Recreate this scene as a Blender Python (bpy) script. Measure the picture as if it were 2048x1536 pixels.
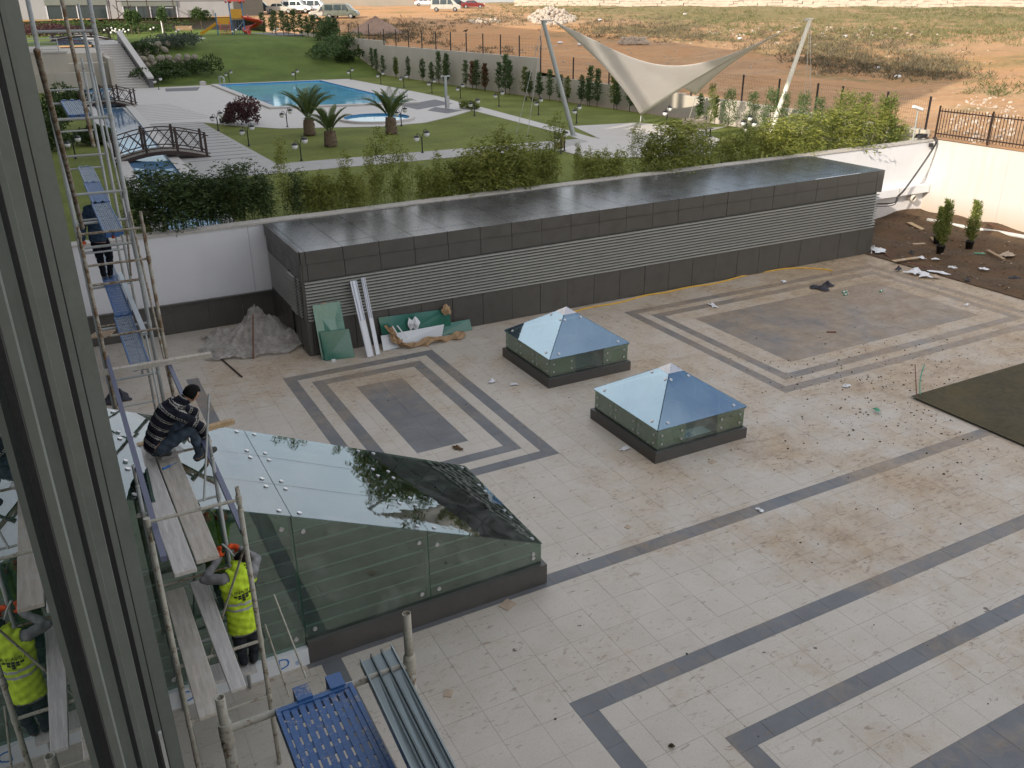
import bpy, bmesh, math, random
from mathutils import Vector, Matrix, Quaternion
from mathutils.bvhtree import BVHTree
for o in list(bpy.data.objects): bpy.data.objects.remove(o)
random.seed(7)
R=math.radians; PI=math.pi
SC=bpy.context.scene; COL=SC.collection
rnd=random.random
def ru(a,b): return a+(b-a)*random.random()
# ---------------- camera, light, exposure ----------------
CH=9.0; FPX=1724.9345
CR=Vector((0.8815504,-0.4720589,-0.0054133)); CU=Vector((0.1954596,0.3545270,0.9143884)); CF=Vector((0.4297260,0.8071375,-0.4048019))
cam=bpy.data.objects.new('camera',bpy.data.cameras.new('camera')); COL.objects.link(cam)
cam.matrix_world=Matrix(((CR.x,CU.x,-CF.x,0),(CR.y,CU.y,-CF.y,0),(CR.z,CU.z,-CF.z,CH),(0,0,0,1)))
cam.data.sensor_width=36; cam.data.lens=FPX/2048*36; cam.data.clip_start=.05; cam.data.clip_end=3000
SC.camera=cam
SUN_EL=R(24); SUN_T=Vector((.916,.40,-math.tan(SUN_EL)*1.0)).normalized()
W=bpy.data.worlds.new('World'); SC.world=W; W.use_nodes=True
nt=W.node_tree; bg=nt.nodes['Background']; sky=nt.nodes.new('ShaderNodeTexSky')
sky.sky_type='NISHITA'; sky.sun_disc=False; sky.sun_elevation=SUN_EL; sky.sun_rotation=math.atan2(-SUN_T.x,-SUN_T.y)
sky.air_density=1.0; sky.dust_density=3.0; sky.ozone_density=1.0
# thin broken cloud all over the sky (seen only as reflections in the glass)
tc=nt.nodes.new('ShaderNodeTexCoord'); cn=nt.nodes.new('ShaderNodeTexNoise'); cn.inputs['Scale'].default_value=2.2; cn.inputs['Detail'].default_value=5
cr=nt.nodes.new('ShaderNodeValToRGB'); cr.color_ramp.elements[0].position=.36; cr.color_ramp.elements[1].position=.66
cr.color_ramp.elements[1].color=(.82,.82,.82,1)
mx=nt.nodes.new('ShaderNodeMixRGB'); mx.inputs[2].default_value=(7.0,6.6,6.1,1)
nt.links.new(tc.outputs['Generated'],cn.inputs['Vector']); nt.links.new(cn.outputs['Fac'],cr.inputs[0])
nt.links.new(cr.outputs[0],mx.inputs[0]); nt.links.new(sky.outputs[0],mx.inputs[1]); nt.links.new(mx.outputs[0],bg.inputs[0])
bg.inputs[1].default_value=.15
sl=bpy.data.lights.new('sun','SUN'); sl.energy=3.2; sl.angle=R(.5); sl.color=(1,.89,.75)
sun=bpy.data.objects.new('sun',sl); COL.objects.link(sun); sun.rotation_euler=SUN_T.to_track_quat('-Z','Y').to_euler()
SC.view_settings.view_transform='Standard'; SC.view_settings.look='None'; SC.view_settings.gamma=1; SC.view_settings.exposure=.78
try: SC.cycles.transparent_max_bounces=24; SC.cycles.max_bounces=8; SC.cycles.glossy_bounces=5
except Exception: pass
# ---------------- helpers ----------------
def ray(x,y): return CF+CR*((x-1024)/FPX)-CU*((y-768)/FPX)
CP=Vector((0,0,CH))
def az(x,y,z=0.): d=ray(x,y); return CP+d*((z-CH)/d.z)
def ay(x,y,Y): d=ray(x,y); return CP+d*(Y/d.y)
def ax(x,y,X): d=ray(x,y); return CP+d*(X/d.x)
def pj(P): P=Vector(P)-CP; z=P.dot(CF); return (1024+FPX*P.dot(CR)/z,768-FPX*P.dot(CU)/z,z)
def lerp(a,b,t): return a+(b-a)*t
ZT=[(0,3.2),(30,3.25),(45,3.35),(60,3.9),(80,4.8),(100,5.75),(120,6.6),(150,7.6),(180,8.15),(250,8.6),(400,8.8),(2000,9)]
def zf(x,y):
    d=math.hypot(x,y)
    for (a,b),(c,e) in zip(ZT,ZT[1:]):
        if d<=c: z=b+(e-b)*(d-a)/(c-a); break
    k=min(1,max(0,(d-42)/30))
    return z+k*(.10*math.sin(x*.21+y*.13)+.10*math.sin(y*.31-x*.17+1)+.05*math.sin(x*.7)*math.sin(y*.63))
def gf(px,py):
    d=ray(px,py); t=20.
    for i in range(4000):
        P=CP+d*t
        if P.z<zf(P.x,P.y): break
        t*=1.002
    return Vector((P.x,P.y,zf(P.x,P.y)))
MATS={}
def nodes(name):
    m=bpy.data.materials.new(name); m.use_nodes=True; n=m.node_tree; b=n.nodes['Principled BSDF']; MATS[name]=m
    return m,n,b
def N(n,t,**k):
    x=n.nodes.new('ShaderNode'+t)
    for a,v in k.items():
        if a in x.inputs: x.inputs[a].default_value=v
        else: setattr(x,a,v)
    return x
def c4(c): return (c[0],c[1],c[2],1)
def noise(n,sc,det=4,rough=.55,vec=None,dist=0.):
    x=N(n,'TexNoise'); x.inputs['Scale'].default_value=sc; x.inputs['Detail'].default_value=det; x.inputs['Roughness'].default_value=rough; x.inputs['Distortion'].default_value=dist
    if vec is not None: n.links.new(vec,x.inputs['Vector'])
    return x.outputs['Fac']
def pos(n): return N(n,'NewGeometry').outputs['Position']
def objco(n): return N(n,'TexCoord').outputs['Object']
def ramp(n,fac,stops):
    r=N(n,'ValToRGB'); e=r.color_ramp.elements
    while len(e)<len(stops): e.new(.5)
    for s,(p,c) in zip(e,stops): s.position=p; s.color=c4(c) if hasattr(c,'__len__') else (c,c,c,1)
    n.links.new(fac,r.inputs[0]); return r.outputs[0]
def mix(n,fac,a,b,mode='MIX'):
    x=N(n,'MixRGB',blend_type=mode)
    for i,v in ((0,fac),(1,a),(2,b)):
        if hasattr(v,'is_output'): n.links.new(v,x.inputs[i])
        elif i==0: x.inputs[0].default_value=v
        else: x.inputs[i].default_value=c4(v)
    return x.outputs[0]
def mth(n,op,a,b=0.,cl=False):
    x=N(n,'Math',operation=op,use_clamp=cl)
    for i,v in ((0,a),(1,b)):
        if hasattr(v,'is_output'): n.links.new(v,x.inputs[i])
        else: x.inputs[i].default_value=v
    return x.outputs[0]
def bump(n,b,h,st=.3,di=.02):
    x=N(n,'Bump'); x.inputs['Strength'].default_value=st; x.inputs['Distance'].default_value=di
    n.links.new(h,x.inputs['Height']); n.links.new(x.outputs[0],b.inputs['Normal'])
def sep(n,v):
    s=N(n,'SeparateXYZ'); n.links.new(v,s.inputs[0]); return s.outputs
def M(name,col,rough=.6,metal=0.,var=.25,sc=6.,bst=.15,spec=None,col2=None,world=False,coat=0):
    """plain surface with grain: two noises drive tint, roughness and relief"""
    m,n,b=nodes(name); v=pos(n) if world else objco(n)
    a=noise(n,sc,5,.6,v); f=noise(n,sc*9,3,.6,v)
    k=mth(n,'ADD',mth(n,'MULTIPLY',a,.6),mth(n,'MULTIPLY',f,.4))
    d=col2 or tuple(c*(1-var) for c in col); h=tuple(min(1,c*(1+var*.6)) for c in col)
    n.links.new(ramp(n,k,[(.3,d),(.52,col),(.72,h)]),b.inputs['Base Color'])
    b.inputs['Metallic'].default_value=metal
    n.links.new(ramp(n,a,[(.3,max(.03,rough-.12)),(.7,min(1,rough+.12))]),b.inputs['Roughness'])
    if spec is not None: b.inputs['Specular IOR Level'].default_value=spec
    if coat: b.inputs['Coat Weight'].default_value=coat
    if bst: bump(n,b,f,bst,.01)
    return m
def tag(o,label=None,cat=None,group=None,kind=None):
    if label: o['label']=label
    if cat: o['category']=cat
    if group: o['group']=group
    if kind: o['kind']=kind
    return o
def link(o,parent=None):
    COL.objects.link(o)
    if parent is not None: o.parent=parent
    return o
def empty(name,loc=(0,0,0),rz=0,label=None,cat=None,group=None,kind=None):
    o=bpy.data.objects.new(name,None); o.empty_display_size=.2; o.location=loc; o.rotation_euler=(0,0,rz); link(o)
    return tag(o,label,cat,group,kind)
def inst(name,mesh,parent=None,loc=(0,0,0),rot=(0,0,0),sc=(1,1,1)):
    o=bpy.data.objects.new(name,mesh); o.location=loc; o.rotation_euler=rot; o.scale=sc if hasattr(sc,'__len__') else (sc,)*3
    return link(o,parent)
def kids(o): return [c for c in bpy.data.objects if c.parent==o]
def copy_tree(o,src_children,loc,rz=0,sc=1.,label=None,group=None):
    r=o.copy(); COL.objects.link(r); r.location=loc; r.rotation_euler=(0,0,rz); r.scale=(sc,)*3 if not hasattr(sc,'__len__') else sc
    if label: r['label']=label
    if group: r['group']=group
    for c in src_children:
        d=c[0].copy(); COL.objects.link(d); d.parent=r
        for g in c[1]:
            e=g.copy(); COL.objects.link(e); e.parent=d
    return r
def tree_of(o): return [(c,kids(c)) for c in kids(o)]
class MB:
    def __init__(s): s.v=[]; s.f=[]; s.mi=[]; s.k=0; s.sm=[]
    def add(s,vs,fs,smooth=False):
        b=len(s.v); s.v+= [tuple(p) for p in vs]
        for f in fs: s.f.append(tuple(i+b for i in f)); s.mi.append(s.k); s.sm.append(smooth)
        return s
    def box(s,c,d,rz=0.,M_=None):
        x,y,z=[k/2 for k in d]; P=[Vector((a*x,b*y,e*z)) for e in (-1,1) for b in (-1,1) for a in (-1,1)]
        if M_ is not None: P=[M_@p for p in P]
        elif rz: q=Matrix.Rotation(rz,3,'Z'); P=[q@p for p in P]
        c=Vector(c); return s.add([c+p for p in P],[(0,2,3,1),(4,5,7,6),(0,1,5,4),(2,6,7,3),(0,4,6,2),(1,3,7,5)])
    def bx(s,x0,x1,y0,y1,z0,z1): return s.box(((x0+x1)/2,(y0+y1)/2,(z0+z1)/2),(x1-x0,y1-y0,z1-z0))
    def beam(s,p,q,w,h,up=(0,0,1)):
        p=Vector(p);q=Vector(q);d=q-p;L=d.length; d.normalize(); u=Vector(up); sx=d.cross(u)
        if sx.length<1e-4: sx=d.cross(Vector((1,0,0)))
        sx.normalize(); u=sx.cross(d); return s.box((p+q)/2,(w,L,h),M_=Matrix((sx,d,u)).transposed())
    def tube(s,pts,r,n=8,cap=True):
        pts=[Vector(p) for p in pts]; rs=r if hasattr(r,'__len__') else [r]*len(pts); b=[];pu=None
        for i,p in enumerate(pts):
            t=(pts[min(i+1,len(pts)-1)]-pts[max(i-1,0)]).normalized()
            if pu is None: pu=t.orthogonal().normalized()
            u=(pu-t*pu.dot(t)); u=u.normalized() if u.length>1e-6 else t.orthogonal().normalized(); pu=u; w=t.cross(u)
            b+=[p+(u*math.cos(2*PI*k/n)+w*math.sin(2*PI*k/n))*rs[i] for k in range(n)]
        f=[(i*n+k,i*n+(k+1)%n,(i+1)*n+(k+1)%n,(i+1)*n+k) for i in range(len(pts)-1) for k in range(n)]
        s.add(b,f,True)
        if cap: s.add(b[:n],[tuple(range(n-1,-1,-1))]); s.add(b[-n:],[tuple(range(n))])
        return s
    def pipe(s,p,q,r,t=.006,n=12):   # open hollow tube
        p=Vector(p);q=Vector(q);d=(q-p).normalized();u=d.orthogonal().normalized();w=d.cross(u)
        b=[c+(u*math.cos(2*PI*k/n)+w*math.sin(2*PI*k/n))*rr for c,rr in ((p,r),(q,r),(q,r-t),(p,r-t)) for k in range(n)]
        return s.add(b,[(i*n+k,i*n+(k+1)%n,((i+1)%4)*n+(k+1)%n,((i+1)%4)*n+k) for i in range(4) for k in range(n)],True)
    def lathe(s,c,prof,n=12,smooth=True):
        c=Vector(c); b=[c+Vector((r*math.cos(2*PI*k/n),r*math.sin(2*PI*k/n),z)) for r,z in prof for k in range(n)]
        f=[(i*n+k,i*n+(k+1)%n,(i+1)*n+(k+1)%n,(i+1)*n+k) for i in range(len(prof)-1) for k in range(n)]
        return s.add(b,f,smooth)
    def ball(s,c,r,n=10,m=7,sq=(1,1,1),Q=None):
        c=Vector(c); b=[]
        for j in range(m+1):
            a=PI*j/m
            for k in range(n):
                p=Vector((math.sin(a)*math.cos(2*PI*k/n)*sq[0],math.sin(a)*math.sin(2*PI*k/n)*sq[1],math.cos(a)*sq[2]))*r
                b.append(c+(Q@p if Q else p))
        return s.add(b,[(j*n+k,(j+1)*n+k,(j+1)*n+(k+1)%n,j*n+(k+1)%n) for j in range(m) for k in range(n)],True)
    def quad(s,a,b,c,d): return s.add([a,b,c,d],[(0,1,2,3)])
    def prism(s,poly,dz,fn=None):  # polygon points (3d) extruded by vector
        n=len(poly); P=[Vector(p) for p in poly]; D=Vector(dz)
        return s.add(P+[p+D for p in P],[tuple(range(n-1,-1,-1)),tuple(range(n,2*n))]+[(i,(i+1)%n,n+(i+1)%n,n+i) for i in range(n)])
    def mesh(s,name,*mats):
        me=bpy.data.meshes.new(name); me.from_pydata(s.v,[],s.f)
        for m in mats: me.materials.append(MATS[m] if isinstance(m,str) else m)
        me.polygons.foreach_set('material_index',s.mi); me.polygons.foreach_set('use_smooth',s.sm); me.update(); return me
    def build(s,name,mats,parent=None,**t):
        mats=mats if isinstance(mats,(list,tuple)) else [mats]
        o=bpy.data.objects.new(name,s.mesh(name,*mats)); link(o,parent); return tag(o,**t)
def origin(o,p):   # move a mesh object's origin to p
    p=Vector(p); o.data.transform(Matrix.Translation(-p)); o.location=p; return o
def fixnormals(o):
    bm=bmesh.new(); bm.from_mesh(o.data); bmesh.ops.recalc_face_normals(bm,faces=bm.faces); bm.to_mesh(o.data); bm.free()
def bevel(o,w=.01,seg=2):
    m=o.modifiers.new('bevel','BEVEL'); m.width=w; m.segments=seg; m.limit_method='ANGLE'; return o
ORD=['first','second','third','fourth','fifth','sixth','seventh','eighth','ninth','tenth','eleventh','twelfth','thirteenth','fourteenth','fifteenth','sixteenth','seventeenth','eighteenth','nineteenth','twentieth']
def ordn(i):
    if i<20: return ORD[i]
    t={2:'twenty',3:'thirty',4:'forty',5:'fifty',6:'sixty'}; a,b=divmod(i+1,10)
    return t[a]+'-'+ORD[b-1] if b else t[a].replace('ty','tieth')
# ---------------- materials ----------------
def dirtmask(n,v):
    """where site mud was carried over the paving: thick near the soil beds, thin tracks elsewhere"""
    s=sep(n,v); X,Y=s[0],s[1]
    def blob(cx,cy,r,k):
        dx=mth(n,'SUBTRACT',X,cx); dy=mth(n,'SUBTRACT',Y,cy)
        d=mth(n,'SQRT',mth(n,'ADD',mth(n,'MULTIPLY',dx,dx),mth(n,'MULTIPLY',dy,dy)))
        return mth(n,'MULTIPLY',mth(n,'SUBTRACT',1.,mth(n,'DIVIDE',d,r),True),k)
    g=mth(n,'MULTIPLY',mth(n,'DIVIDE',mth(n,'SUBTRACT',X,7.),17.,True),.60)
    for b in ((25.5,20.,8.5,1.0),(19.5,13.2,5.5,.75),(6.2,20.5,4.5,.42),(14.2,9.6,3.0,.62),(11.6,8.9,2.6,.55),(16,11,4,.5),(9.5,12.,3,.3),(14,16.5,4,.45),(19,16.5,6,.62),(23,17,6,.75),(13,12.3,3,.42),(21,9.5,5,.5),(4,22,4.5,.42),(21,20,4,.3)): g=mth(n,'MAXIMUM',g,blob(*b))
    big=noise(n,.55,6,.62,v,.4); fine=noise(n,3.2,7,.7,v,1.2)
    m=mth(n,'ADD',g,mth(n,'MULTIPLY',mth(n,'SUBTRACT',big,.5),1.25)); m=mth(n,'ADD',m,mth(n,'MULTIPLY',mth(n,'SUBTRACT',fine,.5),.9))
    wide=ramp(n,m,[(.05,0),(.62,1)])
    mp=N(n,'Mapping'); mp.inputs['Scale'].default_value=(3.2,7.5,5); mp.inputs['Rotation'].default_value=(0,0,.55); n.links.new(v,mp.inputs[0])
    sp=noise(n,1.6,5,.65,mp.outputs[0],1.); spots=ramp(n,mth(n,'ADD',mth(n,'ADD',sp,mth(n,'MULTIPLY',g,.10)),mth(n,'MULTIPLY',big,.22)),[(.70,0),(.80,1)])
    return wide,spots,g
def paving(name,cols,dk):
    m,n,b=nodes(name); v=pos(n)
    oi=N(n,'ObjectInfo'); ri=N(n,'NewGeometry').outputs['Random Per Island']
    t=mth(n,'FRACT',mth(n,'ADD',oi.outputs['Random'],ri))
    base=ramp(n,mth(n,'ADD',mth(n,'MULTIPLY',noise(n,1.3,6,.65,v),.75),mth(n,'MULTIPLY',t,.09)),[(.25,cols[0]),(.5,cols[1]),(.75,cols[2])])
    grain=noise(n,38,4,.7,v); base=mix(n,.5,base,ramp(n,grain,[(.3,.72),(.7,1.08)]),'MULTIPLY')
    w,s,g=dirtmask(n,v)
    base=mix(n,mth(n,'MULTIPLY',w,dk),base,ramp(n,noise(n,2.3,5,.6,v),[(.3,(.30,.205,.115)),(.7,(.46,.345,.22))]))
    base=mix(n,mth(n,'MULTIPLY',s,.62),base,(.20,.135,.085))
    clod=ramp(n,mth(n,'ADD',noise(n,4.2,3,.5,v),mth(n,'MULTIPLY',g,.06)),[(.735,0),(.76,1)])
    base=mix(n,mth(n,'MULTIPLY',clod,.85),base,(.07,.05,.035))
    n.links.new(base,b.inputs['Base Color'])
    n.links.new(ramp(n,noise(n,1.1,4,.5,v),[(.3,.42),(.7,.72)]),b.inputs['Roughness']); bump(n,b,grain,.12,.004)
paving('paving_light',[(.475,.43,.37),(.52,.475,.415),(.56,.515,.455)],.80)
paving('paving_dark',[(.12,.126,.135),(.155,.162,.172),(.20,.206,.216)],.62)
M('grout',(.40,.365,.315),.9,world=True)
M('panel_dark',(.082,.077,.068),.42,.0,.22,3,.05,world=True)
def roofpanel():
    m,n,b=nodes('panel_roof'); v=pos(n); a=noise(n,.9,5,.6,v); f=noise(n,14,4,.6,v)
    n.links.new(ramp(n,a,[(.3,(.060,.060,.062)),(.7,(.085,.084,.085))]),b.inputs['Base Color'])
    n.links.new(ramp(n,mth(n,'ADD',mth(n,'MULTIPLY',a,.7),mth(n,'MULTIPLY',f,.3)),[(.3,.19),(.7,.34)]),b.inputs['Roughness'])
    b.inputs['Specular IOR Level'].default_value=.55; bump(n,b,noise(n,1.1,1,.5,v),.03,.02)
roofpanel()
M('louvre',(.50,.50,.465),.42,.35,.15,4,.05,world=True)
M('inner_dark',(.11,.11,.10),.8); M('black_gap',(.012,.012,.012),.9)
def plaster(name,c,streak,dcol):
    m,n,b=nodes(name); v=pos(n); mp=N(n,'Mapping'); mp.inputs['Scale'].default_value=(2.2,2.2,.16); n.links.new(v,mp.inputs[0])
    st=noise(n,1.,6,.65,mp.outputs[0]); a=noise(n,.8,5,.6,v); z=sep(n,v)[2]
    low=mth(n,'SUBTRACT',1.,mth(n,'DIVIDE',mth(n,'ADD',z,mth(n,'MULTIPLY',a,-.5)),.9),True)
    base=ramp(n,a,[(.3,tuple(k*.92 for k in c)),(.7,c)])
    base=mix(n,mth(n,'MULTIPLY',ramp(n,st,[(.52,0),(.78,1)]),streak),base,dcol)
    base=mix(n,mth(n,'MULTIPLY',low,streak*1.3),base,(.42,.29,.17))
    n.links.new(base,b.inputs['Base Color']); b.inputs['Roughness'].default_value=.8; bump(n,b,noise(n,30,3,.6,v),.08,.01)
plaster('plaster_white',(.72,.72,.74),.10,(.5,.48,.45)); plaster('plaster_cream',(.57,.565,.545),.4,(.52,.42,.29)); plaster('concrete_tan',(.50,.46,.39),.42,(.38,.29,.19))
plaster('building_shade_grey',(.31,.32,.335),.1,(.5,.48,.45))  # white walls painted bluish grey to stand in for shade on the pavilion
M('coping_stone',(.47,.44,.40),.75,0,.25,5,.2,world=True)
def glass(name,tint,ior=.05,rough=.0,boost=5.,tr=1.,gc=(1,1,1)):
    m=bpy.data.materials.new(name); m.use_nodes=True; n=m.node_tree; n.nodes.clear(); MATS[name]=m
    o=N(n,'OutputMaterial'); T=N(n,'BsdfTransparent'); T.inputs[0].default_value=c4(tint); G=N(n,'BsdfGlossy'); G.inputs['Roughness'].default_value=rough; G.inputs[0].default_value=c4(gc)
    v=pos(n); du=noise(n,1.1,7,.72,v,1.4); D=N(n,'BsdfDiffuse'); D.inputs[0].default_value=(.42,.43,.42,1)
    F=N(n,'LayerWeight'); f=mth(n,'ADD',ior,mth(n,'MULTIPLY',mth(n,'POWER',F.outputs['Facing'],boost),1-ior),True)
    x0=N(n,'MixShader'); n.links.new(mth(n,'ADD',mth(n,'MULTIPLY',ramp(n,du,[(.48,0),(.74,1)]),.20),1.-tr),x0.inputs[0]); n.links.new(T.outputs[0],x0.inputs[1]); n.links.new(D.outputs[0],x0.inputs[2])
    x=N(n,'MixShader'); n.links.new(f,x.inputs[0]); n.links.new(x0.outputs[0],x.inputs[1]); n.links.new(G.outputs[0],x.inputs[2]); n.links.new(x.outputs[0],o.inputs[0])
    bp=N(n,'Bump'); bp.inputs['Strength'].default_value=.05; bp.inputs['Distance'].default_value=.02; n.links.new(noise(n,2.2,2,.5,v),bp.inputs['Height']); n.links.new(bp.outputs[0],G.inputs['Normal'])
glass('glass_roof',(.40,.50,.46),.15,.01,4.4,1.,(.80,.85,.93)); glass('glass_sky_tint',(.55,.68,.70),.40,.02,4.,1.,(.60,.78,.94)); glass('glass_side',(.56,.67,.60),.19,.01,4.,1.,(.84,.95,.88)); glass('glass_clear',(.84,.92,.88),.06,.0,5.)  # skylight roof gloss tinted blue in place of reflected blue sky
M('glass_green',(.035,.15,.105),.06,0,.25,1.5,.02,spec=.8); M('glass_pale',(.10,.25,.19),.08,0,.3,1.5,.02,spec=.8)
M('facade_glass',(.010,.022,.019),.03,0,.1,1,0,spec=.9); [MATS['facade_glass'].node_tree.links.remove(l) for l in list(MATS['facade_glass'].node_tree.links) if l.to_socket.name=='Roughness']; MATS['facade_glass'].node_tree.nodes['Principled BSDF'].inputs['Roughness'].default_value=.0
M('window_glass',(.03,.045,.05),.06,0,.2,2,0,spec=.7)
M('mullion',(.185,.205,.185),.45,.2,.15,3,.05,world=True); M('seal_black',(.015,.016,.017),.6); M('tape_white',(.55,.55,.53),.6)
M('liner',(.46,.44,.36),.7,0,.15,2,.05); M('steel',(.52,.53,.54),.3,.9,.15,8,.05); M('galvanised',(.42,.44,.45),.42,.7,.2,12,.05)
M('alu_white',(.66,.68,.74),.35,.2,.08,4,.02); M('kerb_metal',(.095,.090,.085),.45,.3,.2,4,.05,world=True)
M('cap_metal',(.62,.61,.62),.33,.75,.1,6,.04)
def scaffold_mat(name,base,rust,amt):
    m,n,b=nodes(name); v=objco(n); a=noise(n,7,6,.7,v); f=noise(n,45,4,.7,v)
    k=ramp(n,mth(n,'ADD',mth(n,'MULTIPLY',a,.65),mth(n,'MULTIPLY',f,.35)),[(amt,0),(amt+.09,1)])
    c=mix(n,k,ramp(n,f,[(.3,tuple(x*.7 for x in base)),(.7,base)]),ramp(n,f,[(.3,(.06,.035,.02)),(.7,rust)]))
    n.links.new(c,b.inputs['Base Color']); n.links.new(ramp(n,k,[(0,.45),(1,.9)]),b.inputs['Roughness']); bump(n,b,f,.3,.004)
scaffold_mat('scaffold_grey',(.40,.42,.41),(.20,.11,.05),.57); scaffold_mat('scaffold_rust',(.36,.33,.27),(.22,.13,.06),.47); scaffold_mat('scaffold_cream',(.45,.43,.36),(.17,.10,.045),.52)
scaffold_mat('deck_blue',(.035,.12,.32),(.40,.38,.35),.535); scaffold_mat('deck_grey_blue',(.20,.25,.32),(.09,.14,.26),.52); scaffold_mat('beam_blue',(.13,.14,.22),(.16,.12,.10),.66)
def plank(name,c):
    m,n,b=nodes(name); v=objco(n); mp=N(n,'Mapping'); mp.inputs['Scale'].default_value=(14,1.2,14); n.links.new(v,mp.inputs[0]); g=noise(n,2.,6,.65,mp.outputs[0],.4); a=noise(n,3.,6,.7,v); s=noise(n,8,5,.7,v)
    cc=ramp(n,g,[(.3,tuple(k*.66 for k in c)),(.6,c),(.8,tuple(k*1.15 for k in c))]); cc=mix(n,ramp(n,a,[(.5,0),(.68,.75)]),cc,(.52,.50,.47)); cc=mix(n,ramp(n,s,[(.66,0),(.72,.6)]),cc,(.12,.10,.085))
    n.links.new(cc,b.inputs['Base Color']); b.inputs['Roughness'].default_value=.85; bump(n,b,g,.25,.006)
plank('plank_wood',(.52,.47,.40)); plank('plank_pale',(.56,.53,.50)); plank('timber_new',(.52,.36,.20)); plank('board_brown',(.34,.23,.13)); plank('slat_brown',(.14,.085,.05))
M('profile_grey',(.20,.24,.25),.38,.3,.12,3,.03)
M('soil',(.095,.054,.025),.95,0,.7,.9,.8,col2=(.035,.022,.010),world=True)
M('soil_dark',(.066,.052,.022),.95,0,.7,.8,.8,col2=(.024,.021,.009),world=True)
def grass(name,a,b_,sc=1.):
    m,n,b=nodes(name); v=pos(n); p=noise(n,.35*sc,5,.6,v); f=noise(n,9*sc,5,.75,v); g=noise(n,42*sc,3,.7,v)
    k=mth(n,'ADD',mth(n,'MULTIPLY',p,.45),mth(n,'ADD',mth(n,'MULTIPLY',f,.35),mth(n,'MULTIPLY',g,.2)))
    n.links.new(ramp(n,k,[(.34,a),(.5,b_),(.66,tuple(x*1.45 for x in b_))]),b.inputs['Base Color']); b.inputs['Roughness'].default_value=.9; b.inputs['Specular IOR Level'].default_value=.15; bump(n,b,g,.7,.05)
grass('lawn',(.085,.105,.024),(.155,.18,.045)); grass('lawn_slope',(.060,.092,.018),(.108,.150,.034))
def fieldmat():
    m,n,b=nodes('field_earth'); v=pos(n); big=noise(n,.035,6,.62,v,.5); md=noise(n,.22,6,.65,v,.8); f=noise(n,2.5,6,.7,v)
    mp=N(n,'Mapping'); mp.inputs['Scale'].default_value=(.05,.5,.3); mp.inputs['Rotation'].default_value=(0,0,-.75); n.links.new(v,mp.inputs[0]); tr=noise(n,1.5,5,.6,mp.outputs[0])
    d=ramp(n,mth(n,'ADD',mth(n,'MULTIPLY',md,.5),mth(n,'MULTIPLY',f,.5)),[(.3,(.29,.165,.085)),(.5,(.44,.265,.14)),(.7,(.56,.385,.235))])
    d=mix(n,ramp(n,tr,[(.45,0),(.62,.6)]),d,(.33,.22,.14)); d=mix(n,ramp(n,big,[(.45,0),(.6,.5)]),d,(.55,.27,.11))
    X,Y,_=sep(n,v); dd=mth(n,'SQRT',mth(n,'ADD',mth(n,'MULTIPLY',X,X),mth(n,'MULTIPLY',Y,Y)))
    k=mth(n,'ADD',mth(n,'MULTIPLY',big,.55),mth(n,'MULTIPLY',md,.45)); k=mth(n,'ADD',k,mth(n,'MULTIPLY',mth(n,'DIVIDE',mth(n,'SUBTRACT',dd,70.),60.,True),.12))
    east=mth(n,'DIVIDE',mth(n,'SUBTRACT',mth(n,'SUBTRACT',X,mth(n,'MULTIPLY',Y,.42)),12.),20.,True)
    k=mth(n,'ADD',k,mth(n,'SUBTRACT',mth(n,'MULTIPLY',east,.16),.12))
    g=ramp(n,f,[(.3,(.09,.095,.035)),(.7,(.21,.20,.095))])
    c=mix(n,ramp(n,k,[(.53,0),(.64,.8)]),d,g); c=mix(n,ramp(n,noise(n,1.1,3,.5,v),[(.70,0),(.72,.7)]),c,(.55,.50,.44))
    n.links.new(c,b.inputs['Base Color']); b.inputs['Roughness'].default_value=.95; b.inputs['Specular IOR Level'].default_value=.1; bump(n,b,f,.6,.15)
fieldmat()
M('deck_stone',(.50,.475,.445),.7,0,.15,1.2,.1,world=True); M('deck_stone_grey',(.36,.35,.33),.75,0,.25,1.5,.1,world=True); M('stone_dark',(.13,.13,.135),.7,world=True)
def water(name,c,rough=.03):
    m,n,b=nodes(name); v=pos(n); f=noise(n,2.6,4,.6,v,.5)
    n.links.new(ramp(n,noise(n,.35,4,.6,v),[(.3,tuple(x*.75 for x in c)),(.7,c)]),b.inputs['Base Color']); b.inputs['Roughness'].default_value=rough; b.inputs['IOR'].default_value=1.33; bump(n,b,f,.10,.03)
water('water_pool',(.17,.56,.82)); water('water_channel',(.14,.27,.43)); water('water_small',(.12,.30,.46))
def pooltile(name,c):
    m,n,b=nodes(name); v=pos(n); br=N(n,'TexChecker'); br.inputs['Scale'].default_value=6.; n.links.new(v,br.inputs[0]); br.inputs[1].default_value=c4(c); br.inputs[2].default_value=c4(tuple(x*.85 for x in c)); n.links.new(br.outputs[0],b.inputs['Base Color']); b.inputs['Roughness'].default_value=.25
pooltile('pool_tile',(.06,.26,.48))
M('bridge_wood',(.045,.026,.022),.6,0,.3,5,.15); M('bridge_deck',(.20,.175,.14),.8,0,.25,5,.2)
M('lamp_black',(.012,.012,.013),.4); M('lamp_globe',(.78,.77,.76),.25,0,.03,2,0); M('iron_brown',(.045,.028,.022),.5,.4,.3,8,.1); M('fence_black',(.018,.016,.017),.5)
M('mast_shade_grey',(.36,.38,.37),.45,.1,.12,2,.03); M('mast_lit_cream',(.72,.69,.60),.45,.05,.1,2,.03)  # two mast tones paint the left one as shaded, the right as sunlit
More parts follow.
